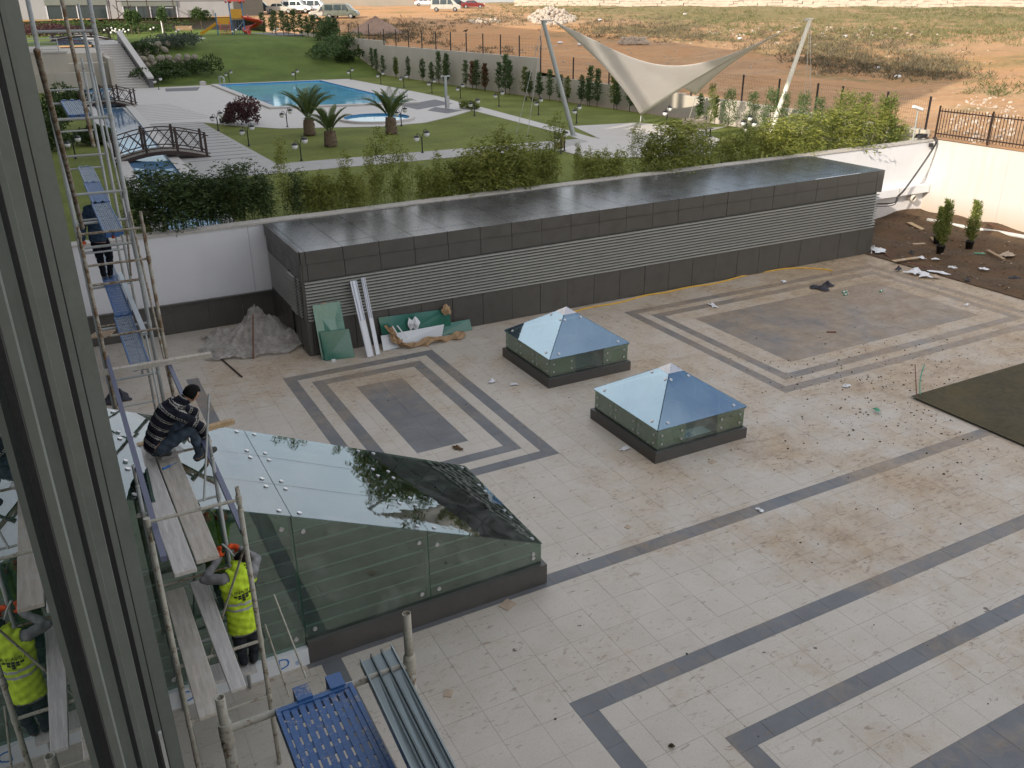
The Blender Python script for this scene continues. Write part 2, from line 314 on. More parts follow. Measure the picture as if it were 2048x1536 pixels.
def sailmat():
    m,n,b=nodes('sail_cloth'); v=objco(n); a=noise(n,.7,5,.6,v); n.links.new(ramp(n,a,[(.3,(.78,.74,.72)),(.7,(.87,.84,.82))]),b.inputs['Base Color']); b.inputs['Roughness'].default_value=.8
    t=N(n,'BsdfTranslucent'); t.inputs[0].default_value=(.72,.66,.55,1); x=N(n,'MixShader'); x.inputs[0].default_value=.3; o=n.nodes['Material Output']; n.links.new(b.outputs[0],x.inputs[1]); n.links.new(t.outputs[0],x.inputs[2]); n.links.new(x.outputs[0],o.inputs[0])
sailmat()
def leaf(name,lo,mid,hi,tr=.25):
    m,n,b=nodes(name); ri=N(n,'NewGeometry').outputs['Random Per Island']; oi=N(n,'ObjectInfo').outputs['Random']
    k=mth(n,'ADD',mth(n,'MULTIPLY',ri,.75),mth(n,'MULTIPLY',oi,.25)); c=ramp(n,k,[(.05,lo),(.5,mid),(.95,hi)]); n.links.new(c,b.inputs['Base Color']); b.inputs['Roughness'].default_value=.55; b.inputs['Specular IOR Level'].default_value=.3
    t=N(n,'BsdfTranslucent'); n.links.new(c,t.inputs[0]); x=N(n,'MixShader'); x.inputs[0].default_value=tr; o=n.nodes['Material Output']; n.links.new(b.outputs[0],x.inputs[1]); n.links.new(t.outputs[0],x.inputs[2]); n.links.new(x.outputs[0],o.inputs[0])
leaf('leaf_bamboo',(.10,.125,.022),(.21,.24,.048),(.37,.37,.095),.42); leaf('leaf_bamboo_dark',(.024,.046,.014),(.048,.08,.022),(.09,.13,.04)); leaf('leaf_conifer',(.045,.08,.026),(.08,.135,.045),(.14,.20,.075))
leaf('leaf_cypress',(.07,.10,.02),(.14,.18,.04),(.27,.28,.08)); leaf('leaf_dead',(.10,.045,.025),(.17,.075,.04),(.24,.12,.07)); leaf('leaf_palm',(.07,.11,.035),(.13,.18,.06),(.24,.28,.12))
leaf('leaf_shrub',(.022,.045,.012),(.045,.08,.02),(.10,.14,.04)); leaf('leaf_purple',(.05,.022,.026),(.085,.035,.04),(.14,.065,.06)); leaf('leaf_dry',(.10,.11,.04),(.155,.155,.065),(.23,.21,.11),.1); leaf('leaf_brush',(.085,.07,.045),(.14,.115,.07),(.19,.17,.085),.1)
leaf('leaf_brush_green',(.06,.075,.028),(.105,.125,.045),(.18,.19,.08)); leaf('leaf_greyblue',(.06,.085,.06),(.10,.13,.09),(.16,.19,.14))
M('stem',(.10,.075,.045),.85,0,.3,10,.2); M('cane',(.16,.17,.05),.6,0,.3,6,.1); M('palm_trunk',(.17,.12,.08),.95,0,.5,14,.8)
M('rock',(.27,.24,.19),.9,0,.3,2.5,.5); M('rubble',(.42,.36,.30),.9,0,.25,5,.4); M('gravel',(.30,.20,.15),.95,0,.3,4,.6,world=True)
def cloth(name,c,stripe=None):
    m,n,b=nodes(name); v=objco(n); f=noise(n,9,5,.6,v); g=noise(n,120,2,.5,v); n.links.new(ramp(n,f,[(.3,tuple(x*.65 for x in c)),(.7,tuple(min(1,x*1.2) for x in c))]),b.inputs['Base Color']); b.inputs['Roughness'].default_value=.9; b.inputs['Specular IOR Level'].default_value=.15; bump(n,b,f,.35,.02)
cloth('denim',(.055,.075,.10)); cloth('denim_dark',(.026,.028,.034)); cloth('sweater_grey',(.22,.22,.22)); cloth('shirt_blue',(.028,.05,.085)); cloth('trousers_black',(.008,.009,.014)); cloth('vest_yellow',(.50,.68,.045)); cloth('glove_orange',(.62,.085,.025)); cloth('knit_navy',(.016,.017,.026)); cloth('knit_stripe',(.32,.31,.29)); cloth('reflective',(.36,.37,.38)); cloth('collar_blue',(.10,.14,.17))
M('skin',(.42,.24,.16),.55,0,.1,10,.05); M('hair_black',(.006,.005,.005),.75,0,.3,40,.3,spec=.15); M('shoe_dark',(.05,.055,.05),.8); M('shoe_grey',(.17,.17,.16),.8); M('ink_black',(.01,.01,.01),.7); M('ink_blue',(.02,.16,.50),.6)
M('paper_brown',(.36,.235,.13),.85,0,.25,6,.2); M('foil_white',(.62,.64,.66),.5,0,.08,3,.05); M('plastic_white',(.70,.71,.74),.4,0,.05,4,.02); M('litter_dark',(.03,.03,.04),.7); M('tube_green',(.08,.32,.20),.5); M('hose_yellow',(.62,.36,.04),.5); M('cable_black',(.016,.016,.018),.5); M('pvc_grey',(.50,.50,.48),.5); M('rod_rust',(.16,.06,.04),.8); M('pot_black',(.013,.013,.014),.6); M('cardboard',(.42,.33,.25),.9)
def film():
    m,n,b=nodes('dust_sheet'); v=objco(n); a=noise(n,2.2,7,.7,v); n.links.new(ramp(n,a,[(.3,(.30,.28,.25)),(.55,(.46,.43,.395)),(.75,(.62,.60,.57))]),b.inputs['Base Color']); b.inputs['Roughness'].default_value=.35; bump(n,b,noise(n,7,7,.75,v,.8),.7,.05)
    t=N(n,'BsdfTransparent'); x=N(n,'MixShader'); n.links.new(ramp(n,noise(n,4,5,.6,v),[(.35,.10),(.65,.50)]),x.inputs[0]); o=n.nodes['Material Output']; n.links.new(b.outputs[0],x.inputs[1]); n.links.new(t.outputs[0],x.inputs[2]); n.links.new(x.outputs[0],o.inputs[0])
film()
for nm,c in (('car_white',(.72,.72,.72)),('car_silver',(.42,.41,.37)),('car_green_grey',(.095,.11,.09)),('car_red',(.16,.018,.02)),('car_dark',(.02,.025,.03)),('play_yellow',(.62,.32,.02)),('play_red',(.52,.045,.02)),('play_blue',(.06,.18,.36))): M(nm,c,.35,.1,.08,3,0,coat=.5)
M('tyre',(.014,.014,.015),.85); M('rim',(.45,.45,.46),.35,.8); M('lamp_red',(.35,.02,.02),.3); M('lamp_clear',(.7,.7,.7),.2)
M('far_wall',(.36,.33,.28),.85,0,.15,.4,.1,world=True)
# ---------------- setting: grounds ----------------
def struct(o): o['kind']='structure'; return o
g=MB(); g.quad((-900,-900,-8),(1500,-900,-8),(1500,1500,-8),(-900,1500,-8)); struct(g.build('ground','field_earth'))
# field beyond the boundary wall
def xb(Y):
    for (a,b),(c,d) in zip(WLP,WLP[1:]):
        if a<=Y<=c: return lerp(b,d,(Y-a)/(c-a))
    return 35.2
WLP=[(-60,35.25),(38,35.25),(57.8,33.1),(84,31.0),(137,30.4)]
def grid(name,mat,ys,xs,zfun,**t):
    m=MB(); ny,nx=len(ys),len(xs(ys[0])); vs=[]
    for Y in ys:
        for X in xs(Y): vs.append((X,Y,zfun(X,Y)))
    fs=[(i*nx+j,i*nx+j+1,(i+1)*nx+j+1,(i+1)*nx+j) for i in range(ny-1) for j in range(nx-1)]
    m.add(vs,fs,True); return m.build(name,mat,**t)
S=[ (k/90)**1.9 for k in range(91)]
grid('field','field_earth',[-60+1.6*k for k in range(124)],lambda Y:[lerp(xb(Y),430,s) for s in S],zf,kind='structure')
grid('field','field_earth',[137+.0+6*k for k in range(50)],lambda Y:[-160+8*k for k in range(75)],lambda x,y:zf(x,y)-.01,kind='structure')
# plaza base (the stairwell is left open)
CX0,CX1,CY0,CY1=.02,6.08,10.38,13.32
b=MB()
for r in ((-1,27.5,3,CY0),(-1,CX0,CY0,CY1),(CX1,27.5,CY0,CY1),(-1,27.5,CY1,26.2),(-1,27.5,-30,3)): b.bx(*r,-.25,-.006)
plaza=struct(b.build('plaza','grout'))
LIGHT,DARK=[],[]
def ring(x0,x1,y0,y1,w=.3): DARK.extend([(x0,x1,y1-w,y1),(x0,x1,y0,y0+w),(x0,x0+w,y0+w,y1-w),(x1-w,x1,y0+w,y1-w)])
ring(4.45,8.69,14.15,21.17); ring(5.06,8.08,14.75,20.57); DARK.append((5.98,7.21,15.65,19.7))
ring(15.3,26.4,14.15,21.17); ring(15.9,25.8,14.75,20.57); DARK.append((16.9,24.8,15.6,19.65))
DARK+= [(2.0,17.75,10.22,10.52),(2.2,2.5,3,10.22),(2.2,2.5,13.4,22.3)]
DARK+= [(5.03,20,7.5,7.8),(5.03,5.33,0,7.5),(6.53,20,5.98,6.28),(6.53,6.83,0,5.98),(8.0,20,1,4.77)]
HOLES=[(CX0,CX1,CY0,CY1),(17.75,40,-20,12.47),(10.24,12.77,12.78,15.27),(10.24,12.75,17.29,19.7),(5.5,27.5,22.38,26.1)]
def sub(r,h):
    x0,x1,y0,y1=r; a0,a1,b0,b1=h
    if a0>=x1 or a1<=x0 or b0>=y1 or b1<=y0: return [r]
    o=[]
    if a0>x0: o.append((x0,a0,y0,y1))
    if a1<x1: o.append((a1,x1,y0,y1))
    u0,u1=max(x0,a0),min(x1,a1)
    if b0>y0: o.append((u0,u1,y0,b0))
    if b1<y1: o.append((u0,u1,b1,y1))
    return o
def cut(rs,hs):
    for h in hs: rs=[q for r in rs for q in sub(r,h)]
    return [r for r in rs if r[1]-r[0]>.03 and r[3]-r[2]>.03]
tiles=[]
lx=[-.3+.6*k for k in range(47)]; ly=[4.65+.6*k for k in range(36)]
for X in lx:
    for Y in ly: tiles+= [(r,'paving_light') for r in cut([(X,min(X+.6,27.45),Y,min(Y+.6,26.1))],DARK+HOLES)]
for (x0,x1,y0,y1) in DARK:
    nx=max(1,round((x1-x0)/.6)); ny=max(1,round((y1-y0)/.6)); 
    for i in range(nx):
        for j in range(ny):
            r=(lerp(x0,x1,i/nx),lerp(x0,x1,(i+1)/nx),lerp(y0,y1,j/ny),lerp(y0,y1,(j+1)/ny))
            tiles+= [(q,'paving_dark') for q in cut([r],HOLES)]
def vis(r):
    x,y,z=pj(((r[0]+r[1])/2,(r[2]+r[3])/2,0)); return z>0 and 320<x<2040 and 0<y<1530
tiles.sort(key=lambda t:(not vis(t[0]),(t[0][0]+t[0][1])**2/4+(t[0][2]+t[0][3])**2/4))
cache={}
rest=MB()
for i,(r,mt) in enumerate(tiles):
    w,h=r[1]-r[0]-.0038,r[3]-r[2]-.0038; cx,cy=(r[0]+r[1])/2,(r[2]+r[3])/2; dz=ru(-.0012,.0012)
    if i<300:
        k=(round(w,3),round(h,3),mt)
        if k not in cache: cache[k]=MB().bx(-w/2,w/2,-h/2,h/2,-.03,0).mesh('paving_tile',mt)
        inst('paving_tile',cache[k],plaza,(cx,cy,dz))
    else:
        rest.k=0 if mt=='paving_light' else 1; rest.bx(cx-w/2,cx+w/2,cy-h/2,cy+h/2,-.03,dz)
rest.build('paving_tiles',['paving_light','paving_dark'],plaza,kind='stuff')
# soil beds
def lump(x,y,a=.05): return a*(math.sin(x*2.1+y*.7)+math.sin(y*2.9-x*1.3+2)+.6*math.sin(x*5.3+1)*math.sin(y*4.7))
def soilz(x,y): return .03+(.03+lump(x,y))*min(1,max(0,(x-27.4)/1.2))+.05*max(0,(x-30))*max(0,min(1,(y-17)/6))*.6
grid('soil_bed','soil',[4+.22*k for k in range(102)],lambda Y:[27.4+.25*k for k in range(33)],soilz,kind='structure')
grid('soil_patch','soil_dark',[-2+.25*k for k in range(58)]+[12.44],lambda Y:[17.78+.26*k for k in range(38)],lambda x,y:.05+.3*lump(x,y)*min(1,(x-17.75)/.5,(12.5-y)/.5),kind='structure')
# garden terrace
GZ=2.6
gm=MB(); gm.quad((-14,26.2,GZ),(35.2,26.2,GZ),(31,84,GZ),(-14,84,GZ)); struct(gm.build('lawn','lawn'))
def slopez(x,y):
    t=min(1,max(0,(y-81.5)/19)); t=t*t*(3-2*t); return GZ-.02+t*(3.0+.15*math.sin(x*.35))
grid('lawn_slope','lawn_slope',[81.0+.8*k for k in range(72)],lambda Y:[9.3+.55*k for k in range(40)],slopez,kind='structure')
grid('terrace_lawn','lawn_slope',[96+2*k for k in range(22)],lambda Y:[-14+1.5*k for k in range(17)],lambda x,y:5.52 if x<9.3 else slopez(x,y)-.03,kind='structure')
def sheet(name,mat,pts,z,th=.12,parent=None,kind='structure'):
    o=MB().prism([(p[0],p[1],z-th) for p in pts],(0,0,th)).build(name,mat,parent); fixnormals(o)
    if kind: o['kind']=kind
    return o
G=lambda px,py,z=GZ:tuple(az(px,py,z)[:2])
# pool deck: straight on the west, round end on the south-east
P0=[(5.6,81.2),(5.4,56),(8.55,55.5)]
arc=[G(*q) for q in ((470,252),(560,258),(640,256),(760,254),(850,246),(905,233),(942,222),(930,208),(880,194))]
P1=[G(790,176),(26.3,81.2)]
deck=sheet('pool_deck','deck_stone',P0+arc+P1,GZ+.03)
# paths
sheet('garden_path','deck_stone_grey',[(5.3,57),(8.75,56.2),(9.0,38.6),(34,38.2),(34,36.2),(5.3,36.2)][:4]+[(30,36.3),(5.2,36.3)],GZ+.015)
sheet('garden_path','deck_stone',[G(*q) for q in ((938,208),(1140,262),(1200,280),(1180,285),(1125,268),(925,216))],GZ+.02)
plz=sheet('garden_plaza','deck_stone',[G(*q) for q in ((1145,253),(1275,246),(1390,258),(1440,280),(1420,310),(1180,318),(1115,300),(1200,278))],GZ+.028)
for k in range(15):   # joints across the approach
    y=41+k*1.05; sheet('deck_joint','stone_dark',[(5.7,y),(8.7,y-.02),(8.7,y+.05),(5.7,y+.07)],GZ+.022,.006,deck,None)
for k in range(11):
    y=57.2+k*.95; sheet('deck_joint','deck_stone_grey',[(5.9,y),(9.8-.12*k,y),(9.8-.12*k,y+.22),(5.9,y+.22)],GZ+.036,.006,deck,None)
for r in (((800,212),(870,200),(905,208),(835,220)),((870,215),(925,222),(895,228),(855,222))): sheet('dark_inlay','stone_dark',[G(*q) for q in r],GZ+.037,.006,deck,None)
sheet('dark_inlay','stone_dark',[G(*q) for q in ((330,178),(400,175),(395,182),(332,184))],GZ+.037,.006,deck,None)
# water
def pool(name,pts,wmat,wz,inner,rim=.35,rname='pool_rim'):
    cx=sum(p[0] for p in pts)/len(pts); cy=sum(p[1] for p in pts)/len(pts); n=len(pts); P=[Vector((p[0],p[1],0)) for p in pts]; Q=[]
    for i in range(n):
        a,b_,c=P[i-1],P[i],P[(i+1)%n]; d1=(b_-a).normalized(); d2=(c-b_).normalized(); nn=(Vector((d1.y,-d1.x,0))+Vector((d2.y,-d2.x,0))); nn=nn.normalized()*rim/max(.5,math.cos(.5*d1.angle(d2))); 
        if nn.dot(b_-Vector((cx,cy,0)))<0: nn=-nn
        Q.append(b_+nn)
    w=MB(); w.add([(p.x,p.y,wz) for p in P],[tuple(range(n))]); wo=struct(w.build(name,wmat)); fixnormals(wo)
    m=MB()
    zt=wz+.10
    for i in range(n):
        j=(i+1)%n; A,B_,C,D=P[i],P[j],Q[j],Q[i]
        m.k=0; m.add([(A.x,A.y,zt),(B_.x,B_.y,zt),(C.x,C.y,zt),(D.x,D.y,zt)],[(0,1,2,3)]); m.add([(D.x,D.y,zt),(C.x,C.y,zt),(C.x,C.y,zt-.3),(D.x,D.y,zt-.3)],[(0,1,2,3)])
        m.k=1; m.add([(A.x,A.y,zt),(B_.x,B_.y,zt),(B_.x,B_.y,zt-.5),(A.x,A.y,zt-.5)],[(0,1,2,3)])
    r=m.build(rname,['deck_stone',inner],wo); fixnormals(r); return wo
pool('pool_water',[(14.45,80),(23.2,79.5),(23.2,58.3),(14.4,60.3)],'water_pool',GZ+.05,'pool_tile',.5)
c=az(760,240,GZ); pool('paddling_pool_water',[(18.15+1.95*math.cos(2*PI*k/28),51.1+2.0*math.sin(2*PI*k/28)) for k in range(28)],'water_small',GZ+.06,'pool_tile',.3)
pool('channel_water',[(3.0,27.2),(4.55,27.0),(5.75,67.5),(3.85,67.5)],'water_channel',GZ-.0+.02,'pool_tile',.45,'channel_rim')
pool('channel_water',[(3.8,68.5),(5.8,68.5),(6.1,81),(4.0,81)],'water_small',GZ+.02,'pool_tile',.4,'channel_rim')
# ---------------- plant room ----------------
RX0,RX1,RY0,RY1=5.52,27.72,22.32,26.08
def rz_(x): return 2.98+.0095*(x-RX0)
rm=empty('plant_room',(RX0,RY0,0),0,'long low plant room clad in dark panels with grey louvre bands','plant room')
def part(mb,name,mat,par=rm,**t):
    o=mb.build(name,mat,par,**t); p=par
    off=Vector((0,0,0))
    while p is not None: off+=p.location; p=p.parent
    o.data.transform(Matrix.Translation(-off)); return o
part(MB().bx(RX0+.08,RX1-.08,RY0+.1,RY1,-.01,2.86),'inner_wall','inner_dark')
nP=21; xs=[5.56]+[5.56+.98*0+1.035*k for k in range(1,nP+1)]+[RX1-.02]
xs=[RX0]+[5.56+.1]+[5.66+1.035*k for k in range(1,21)]+[RX1-.35,RX1]
xs=sorted(xs)
j=.007
for a,b in zip(xs,xs[1:]):
    dz=rz_((a+b)/2)-2.98; oy=ru(-.004,.004)
    m=MB().bx(a+j,b-j,RY0-.05+oy,RY0+.05,2.63+dz,2.975+dz); part(m,'fascia_panel','panel_dark')
    m=MB().bx(a+j+.03,b-j+.03,RY0-.02+oy,RY0+.06,2.17+dz,2.62+dz); part(m,'fascia_panel','panel_dark')
    for (y0,y1) in ((RY0-.05,RY0+.52),(RY0+.52,RY1+.1)):
        x0,x1=a+j,b-j; t=ru(-.002,.002)
        m=MB().add([(x0,y0+j,rz_(x0)+t),(x1,y0+j,rz_(x1)+t),(x1,y1-j,rz_(x1)-t),(x0,y1-j,rz_(x0)-t),(x0,y0+j,rz_(x0)-.03),(x1,y0+j,rz_(x1)-.03),(x1,y1-j,rz_(x1)-.03),(x0,y1-j,rz_(x0)-.03)],[(0,1,2,3),(7,6,5,4),(0,4,5,1),(1,5,6,2),(2,6,7,3),(3,7,4,0)])
        part(m,'roof_panel','panel_roof')
bxs=[RX0,RX0+.14]+[5.9+1.0*k for k in range(0,22)]+[RX1-.02]; bxs=[x for i,x in enumerate(bxs) if i==0 or x-bxs[i-1]>.1]
for a,b in zip(bxs,bxs[1:]): part(MB().bx(a+j,b-j,RY0-.01+ru(-.004,.004),RY0+.06,.015,1.0),'base_panel','panel_dark')
NS=13
def slat(p0,p1,z,out):
    # sloped blade: lip out and down
    P=[]; 
    for p in (p0,p1):
        for o,dz in ((0,.034),(.058,.0),(.064,.034),(.004,.046)): P.append((p[0]+out[0]*o,p[1]+out[1]*o,p[2]+z+dz))
    return MB().add(P,[(0,1,5,4),(1,2,6,5),(2,3,7,6),(3,0,4,7),(0,3,2,1),(4,5,6,7)])
for k in range(NS):
    z=1.02+k*.088; o=part(slat((RX0+.06,RY0+.03,0),(RX1-.06,RY0+.03,0.19*k/NS),z,(0,-1)),'louvre_slat','louvre'); fixnormals(o)
# left end: fascia, louvre, door, base
for (y0,y1) in ((RY0,23.2),(23.2,24.2),(24.2,25.2),(25.2,RY1)):
    part(MB().bx(RX0-.05,RX0+.03,y0+j,y1-j,2.63,2.975),'fascia_panel','panel_dark'); part(MB().bx(RX0-.02,RX0+.04,y0+j,y1-j,2.17,2.62),'fascia_panel','panel_dark')
for k in range(NS):
    z=1.02+k*.088
    for (y0,y1) in ((23.75,RY1),(RY0+.35,22.95)): fixnormals(part(slat((RX0+.04,y0,0),(RX0+.04,y1,0),z,(-1,0)),'louvre_slat','louvre'))
for (y0,y1) in ((23.8,24.9),(24.9,RY1)): part(MB().bx(RX0-.02,RX0+.05,y0+j,y1-j,.015,1.),'base_panel','panel_dark')
part(MB().bx(RX0-.01,RX0+.1,RY0+.02,RY0+.2,.015,2.16),'corner_post','panel_dark')
part(MB().bx(RX0-.01,RX0+.05,22.5,22.95,.015,1.),'base_panel','panel_dark')
dr=part(MB().bx(RX0+.02,RX0+.05,22.98,23.72,.02,2.14),'door','panel_dark'); part(MB().tube([(RX0-.03,23.62,1.0),(RX0-.03,23.62,1.25)],.012),'handle','steel',dr)
for k in range(NS): fixnormals(part(slat((RX0-.005,23.03,0),(RX0-.005,23.67,0),1.02+k*.088-.004,(-1,0)),'louvre_slat','louvre',dr))
part(MB().bx(RX0-.015,RX0+.02,22.95,22.98,.02,2.16).bx(RX0-.015,RX0+.02,23.72,23.75,.02,2.16),'door_frame','seal_black')
for k in range(NS): fixnormals(part(slat((RX1-.06,RY0+.1,0),(RX1-.06,RY1,0),1.05+k*.089,(1,0)),'louvre_slat','louvre'))
part(MB().bx(RX1-.05,RX1,RY0+.01,RY1,.015,1.18),'base_panel','panel_dark'); part(MB().bx(RX1-.05,RX1+.02,RY0,RY1,2.36,3.15),'fascia_panel','panel_dark')
# a torn bright strip of film on the roof edge, white tap
t=MB(); 
for k in range(14): x=24.2+.16*k; t.quad((x,RY0-.045,rz_(x)+.006),(x+.17,RY0-.045,rz_(x)+.006),(x+.17,RY0-.01-.03*rnd(),rz_(x)+.012),(x,RY0+.02+.03*rnd(),rz_(x)+.008))
tag(t.build('torn_film','plastic_white'),'torn strip of pale protective film on the roof edge of plant room','film')
tp=MB().tube([(27.62,22.2,0),(27.62,22.2,.32),(27.60,22.12,.36),(27.60,22.1,.26)],.018).build('standpipe','plastic_white'); tag(tp,'short white standpipe at the right corner of the plant room','tap')
# ---------------- retaining walls ----------------
def wz(x): return 3.02+.0088*(x-5.4)
WX=35.3; WY=26.1
def wall_run(name,lab,x0,x1,mat,gaps):
    w=empty(name,(x0,WY,0),0,lab,'wall')
    cuts=[x0]+gaps+[x1]
    for a,b in zip(cuts,cuts[1:]):
        m=MB().add([(a+.004,WY,-.3),(b-.004,WY,-.3),(b-.004,WY,wz(b)-.06),(a+.004,WY,wz(a)-.06),(a+.004,WY+.3,-.3),(b-.004,WY+.3,-.3),(b-.004,WY+.3,wz(b)-.06),(a+.004,WY+.3,wz(a)-.06)],[(0,1,2,3),(5,4,7,6),(1,5,6,2),(4,0,3,7),(3,2,6,7)])
        part(m,'wall_panel',mat,w)
    c=[x0+1.2*k for k in range(int((x1-x0)/1.2)+1)]+[x1]
    for a,b in zip(c,c[1:]):
        if b-a<.05: continue
        e=ru(-.01,.01); m=MB().add([(a+.003,WY-.05+e,wz(a)-.055),(b-.003,WY-.05+e,wz(b)-.055),(b-.003,WY+.42,wz(b)-.055),(a+.003,WY+.42,wz(a)-.055)]+[(a+.003,WY-.05+e,wz(a)),(b-.003,WY-.05+e,wz(b)),(b-.003,WY+.42,wz(b)+e*.3),(a+.003,WY+.42,wz(a)+e*.3)],[(3,2,1,0),(4,5,6,7),(0,1,5,4),(1,2,6,5),(2,3,7,6),(3,0,4,7)])
        part(m,'coping_stone','coping_stone',w)
    return w
wl=wall_run('retaining_wall','white rendered retaining wall behind the plant room under a stone coping',-.6,WX+.3,'plaster_white',[1.9,5.0,12,20,27.9,30.6,33.1])
for k in range(6):
    a=-.6+1.03*k; part(MB().bx(a+j,a+1.03-j,WY-.05,WY-.005,.01,.88),'base_panel','panel_dark',wl); part(MB().bx(a+j,a+1.03-j,WY-.12,WY-.005,.885,.92),'base_cap','panel_dark',wl)
rw=empty('side_retaining_wall',(WX,0,0),0,'tall cream stained wall on the right closing the soil bed','wall')
for a,b in ((26.1,22.4),(22.4,18.6),(18.6,14),(14,6),(6,-10)):
    part(MB().bx(WX-.25+.25,WX+.3,b+.004,a-.004,-.4,3.22),'wall_panel','plaster_cream',rw)
part(MB().bx(WX+.003,WX+.32,-10,26.45,3.222,3.30),'coping','plaster_cream',rw)
# pipe chase, stub pipe, floor pipe
d=empty('duct_casing',(27.8,25.9,1.0),0,'white boxed duct casing running along the white wall beside plant room','duct')
for a,b in ((27.9,29.6),(29.6,31.3),(31.3,33.2),(33.2,35.25)): part(MB().bx(a+.02,b-.02,25.78,26.09,1.02,1.36),'casing_length','plaster_white',d)
for x in (29.6,31.3,33.2): part(MB().bx(x-.02,x+.02,25.76,26.09,1.0,1.38),'casing_joint','pvc_grey',d)
tag(MB().pipe((34.3,26.0,.86),(34.3,25.75,.80),.15,.02,20).lathe((34.3,25.99,.86),[(.0,0)],3).build('drain_stub','plaster_cream'),'stub of large white drain pipe below the duct casing in the corner','pipe')
pp=[az(x,y,.14) for x,y in ((1855,440),(1900,449),(1955,459),(2005,466),(2060,476))]
tag(MB().pipe(pp[0],pp[1],.09,.012).tube([pp[1],pp[2],pp[3],pp[4]],.085,12).build('floor_pipe','pvc_grey'),'pale plastic pipe lying along the foot of the cream wall','pipe')
# cable bundle from the post over the wall to the plant room
ca=[Vector((35.1,26.0,3.42)),Vector((34.9,25.7,3.1)),ay(1815,370,25.5),ay(1795,392,25.3),ay(1775,408,25.2),Vector((27.75,25.2,1.45))]
def smooth(P,n=6):
    o=[]
    for i in range(len(P)-1):
        p0,p1,p2,p3=P[max(i-1,0)],P[i],P[i+1],P[min(i+2,len(P)-1)]
        for k in range(n):
            t=k/n; o.append(.5*((2*p1)+(p2-p0)*t+(2*p0-5*p1+4*p2-p3)*t*t+(3*p1-p0-3*p2+p3)*t**3))
    return o+[P[-1]]
m=MB()
for q in ((0,0,0),(.05,-.03,.02),(-.03,-.05,-.04)):
    m.tube(smooth([p+Vector(q)*(1+.7*(i>3)) for i,p in enumerate(ca)]),.019,6)
for k in range(4): m.tube([(34.75+.28*math.cos(a*PI/9)+.02*k,26.35+.2*math.sin(a*PI/9),3.40+.035*k) for a in range(19)],.02,6)
m.bx(34.95,35.12,25.9,26.02,3.0,3.16)
tag(m.build('cable_bundle','cable_black'),'sagging bundle of black cables coiled on the wall corner and looping down','cable')
# camera pole
cpole=empty('security_camera',(34.35,26.42,3.3),0,'white security camera on a short pole at the wall corner','camera')
part(MB().tube([(34.35,26.42,3.2),(34.35,26.42,4.5)],.035,10).bx(34.27,34.43,26.34,26.5,3.28,3.31),'pole','mast_shade_grey',cpole)
A=(34.2,26.42,4.66); hs=part(MB().beam((34.0,26.42,4.74),(34.6,26.40,4.58),.15,.13),'housing','plastic_white',cpole); bevel(hs,.03); part(MB().beam((34.53,26.4,4.62),(34.64,26.4,4.585),.18,.02).tube([(34.6,26.40,4.56),(34.63,26.4,4.55)],.05,10),'lens_hood','mast_lit_cream',cpole); part(MB().tube([(34.35,26.42,4.46),(34.35,26.42,4.62)],.03,8),'bracket','mast_shade_grey',cpole)
# iron railing on the cream wall
ir=empty('iron_railing',(WX+.15,26.2,3.3),0,'brown iron railing with vertical bars along the top of the cream wall','railing')
for y in (26.15,23.6,21.05,18.5,16): part(MB().bx(WX+.12,WX+.18,y-.03,y+.03,3.02,4.72),'post','iron_brown',ir)
for z in (3.52,4.48): part(MB().bx(WX+.13,WX+.17,16,26.15,z,z+.05),'rail','iron_brown',ir)
bar=None
for k in range(68):
    y=26.02-.1475*k
    if bar is None: bar=MB().bx(-.011,.011,-.011,.011,0,1.22).mesh('bar','iron_brown')
    inst('bar',bar,ir,(0,y-26.2,.12+ru(-.01,.01)))
# ---------------- boundary wall with mesh fence ----------------
bw=empty('boundary_wall',(33,57.8,GZ),0,'long tan concrete boundary wall stepping down beside the garden','wall')
def seg(p,q,z0,z1,w=.3):
    p=Vector((p[0],p[1],0));q=Vector((q[0],q[1],0)); d=(q-p).normalized(); nrm=Vector((d.y,-d.x,0)); 
    if nrm.x<0: nrm=-nrm
    A=[p,q,q+nrm*w,p+nrm*w]; 
    m=MB().add([(a.x,a.y,z) for z in (z0,z1) for a in A],[(0,1,5,4),(1,2,6,5),(2,3,7,6),(3,0,4,7),(4,5,6,7)]); return m
def wx(Y): return xb(Y)-.1
ys=[57.8+2.62*k for k in range(11)]
for a,b in zip(ys,ys[1:]): fixnormals(part(seg((wx(a),a+.006),(wx(b),b-.006),1.8,5.3),'wall_panel','concrete_tan',bw))
for a,b in ((84,92),(92,101),(101,112)): fixnormals(part(seg((wx(a),a+.006),(wx(b),b-.006),1.8,5.6+.1*(b-84)/10),'wall_panel','concrete_tan',bw))
yl=[26.45,30,34,38,43,48,53,57.8]
for a,b in zip(yl,yl[1:]): 
    fixnormals(part(seg((wx(a),a+.006),(wx(b),b-.006),1.8,lerp(3.62,4.12,((a+b)/2-26)/32)),'wall_panel','concrete_tan',bw))
mf=empty('mesh_fence',(33,57.8,5.3),0,'black post and wire mesh fence standing on the tan boundary wall','fence')
mesh_w=MB()
posts=[57.6]+[60.4+2.62*k for k in range(10)]+[88,91,94,97]
for i,y in enumerate(posts): x=wx(y)+.15; z=5.25 if y<84.5 else 5.6; part(MB().bx(x-.035,x+.035,y-.035,y+.035,z-(2.3 if i==0 else .05),z+1.5),'post','fence_black',mf)
lowp=[26.6,28.9,31.6,33.2,35.9,38.6,42.5,46.3,50,53.8]
for y in lowp: x=wx(y)+.15; z=lerp(3.62,4.12,(y-26)/32)-.05; part(MB().bx(x-.035,x+.035,y-.035,y+.035,z,z+1.5),'post','fence_black',mf)
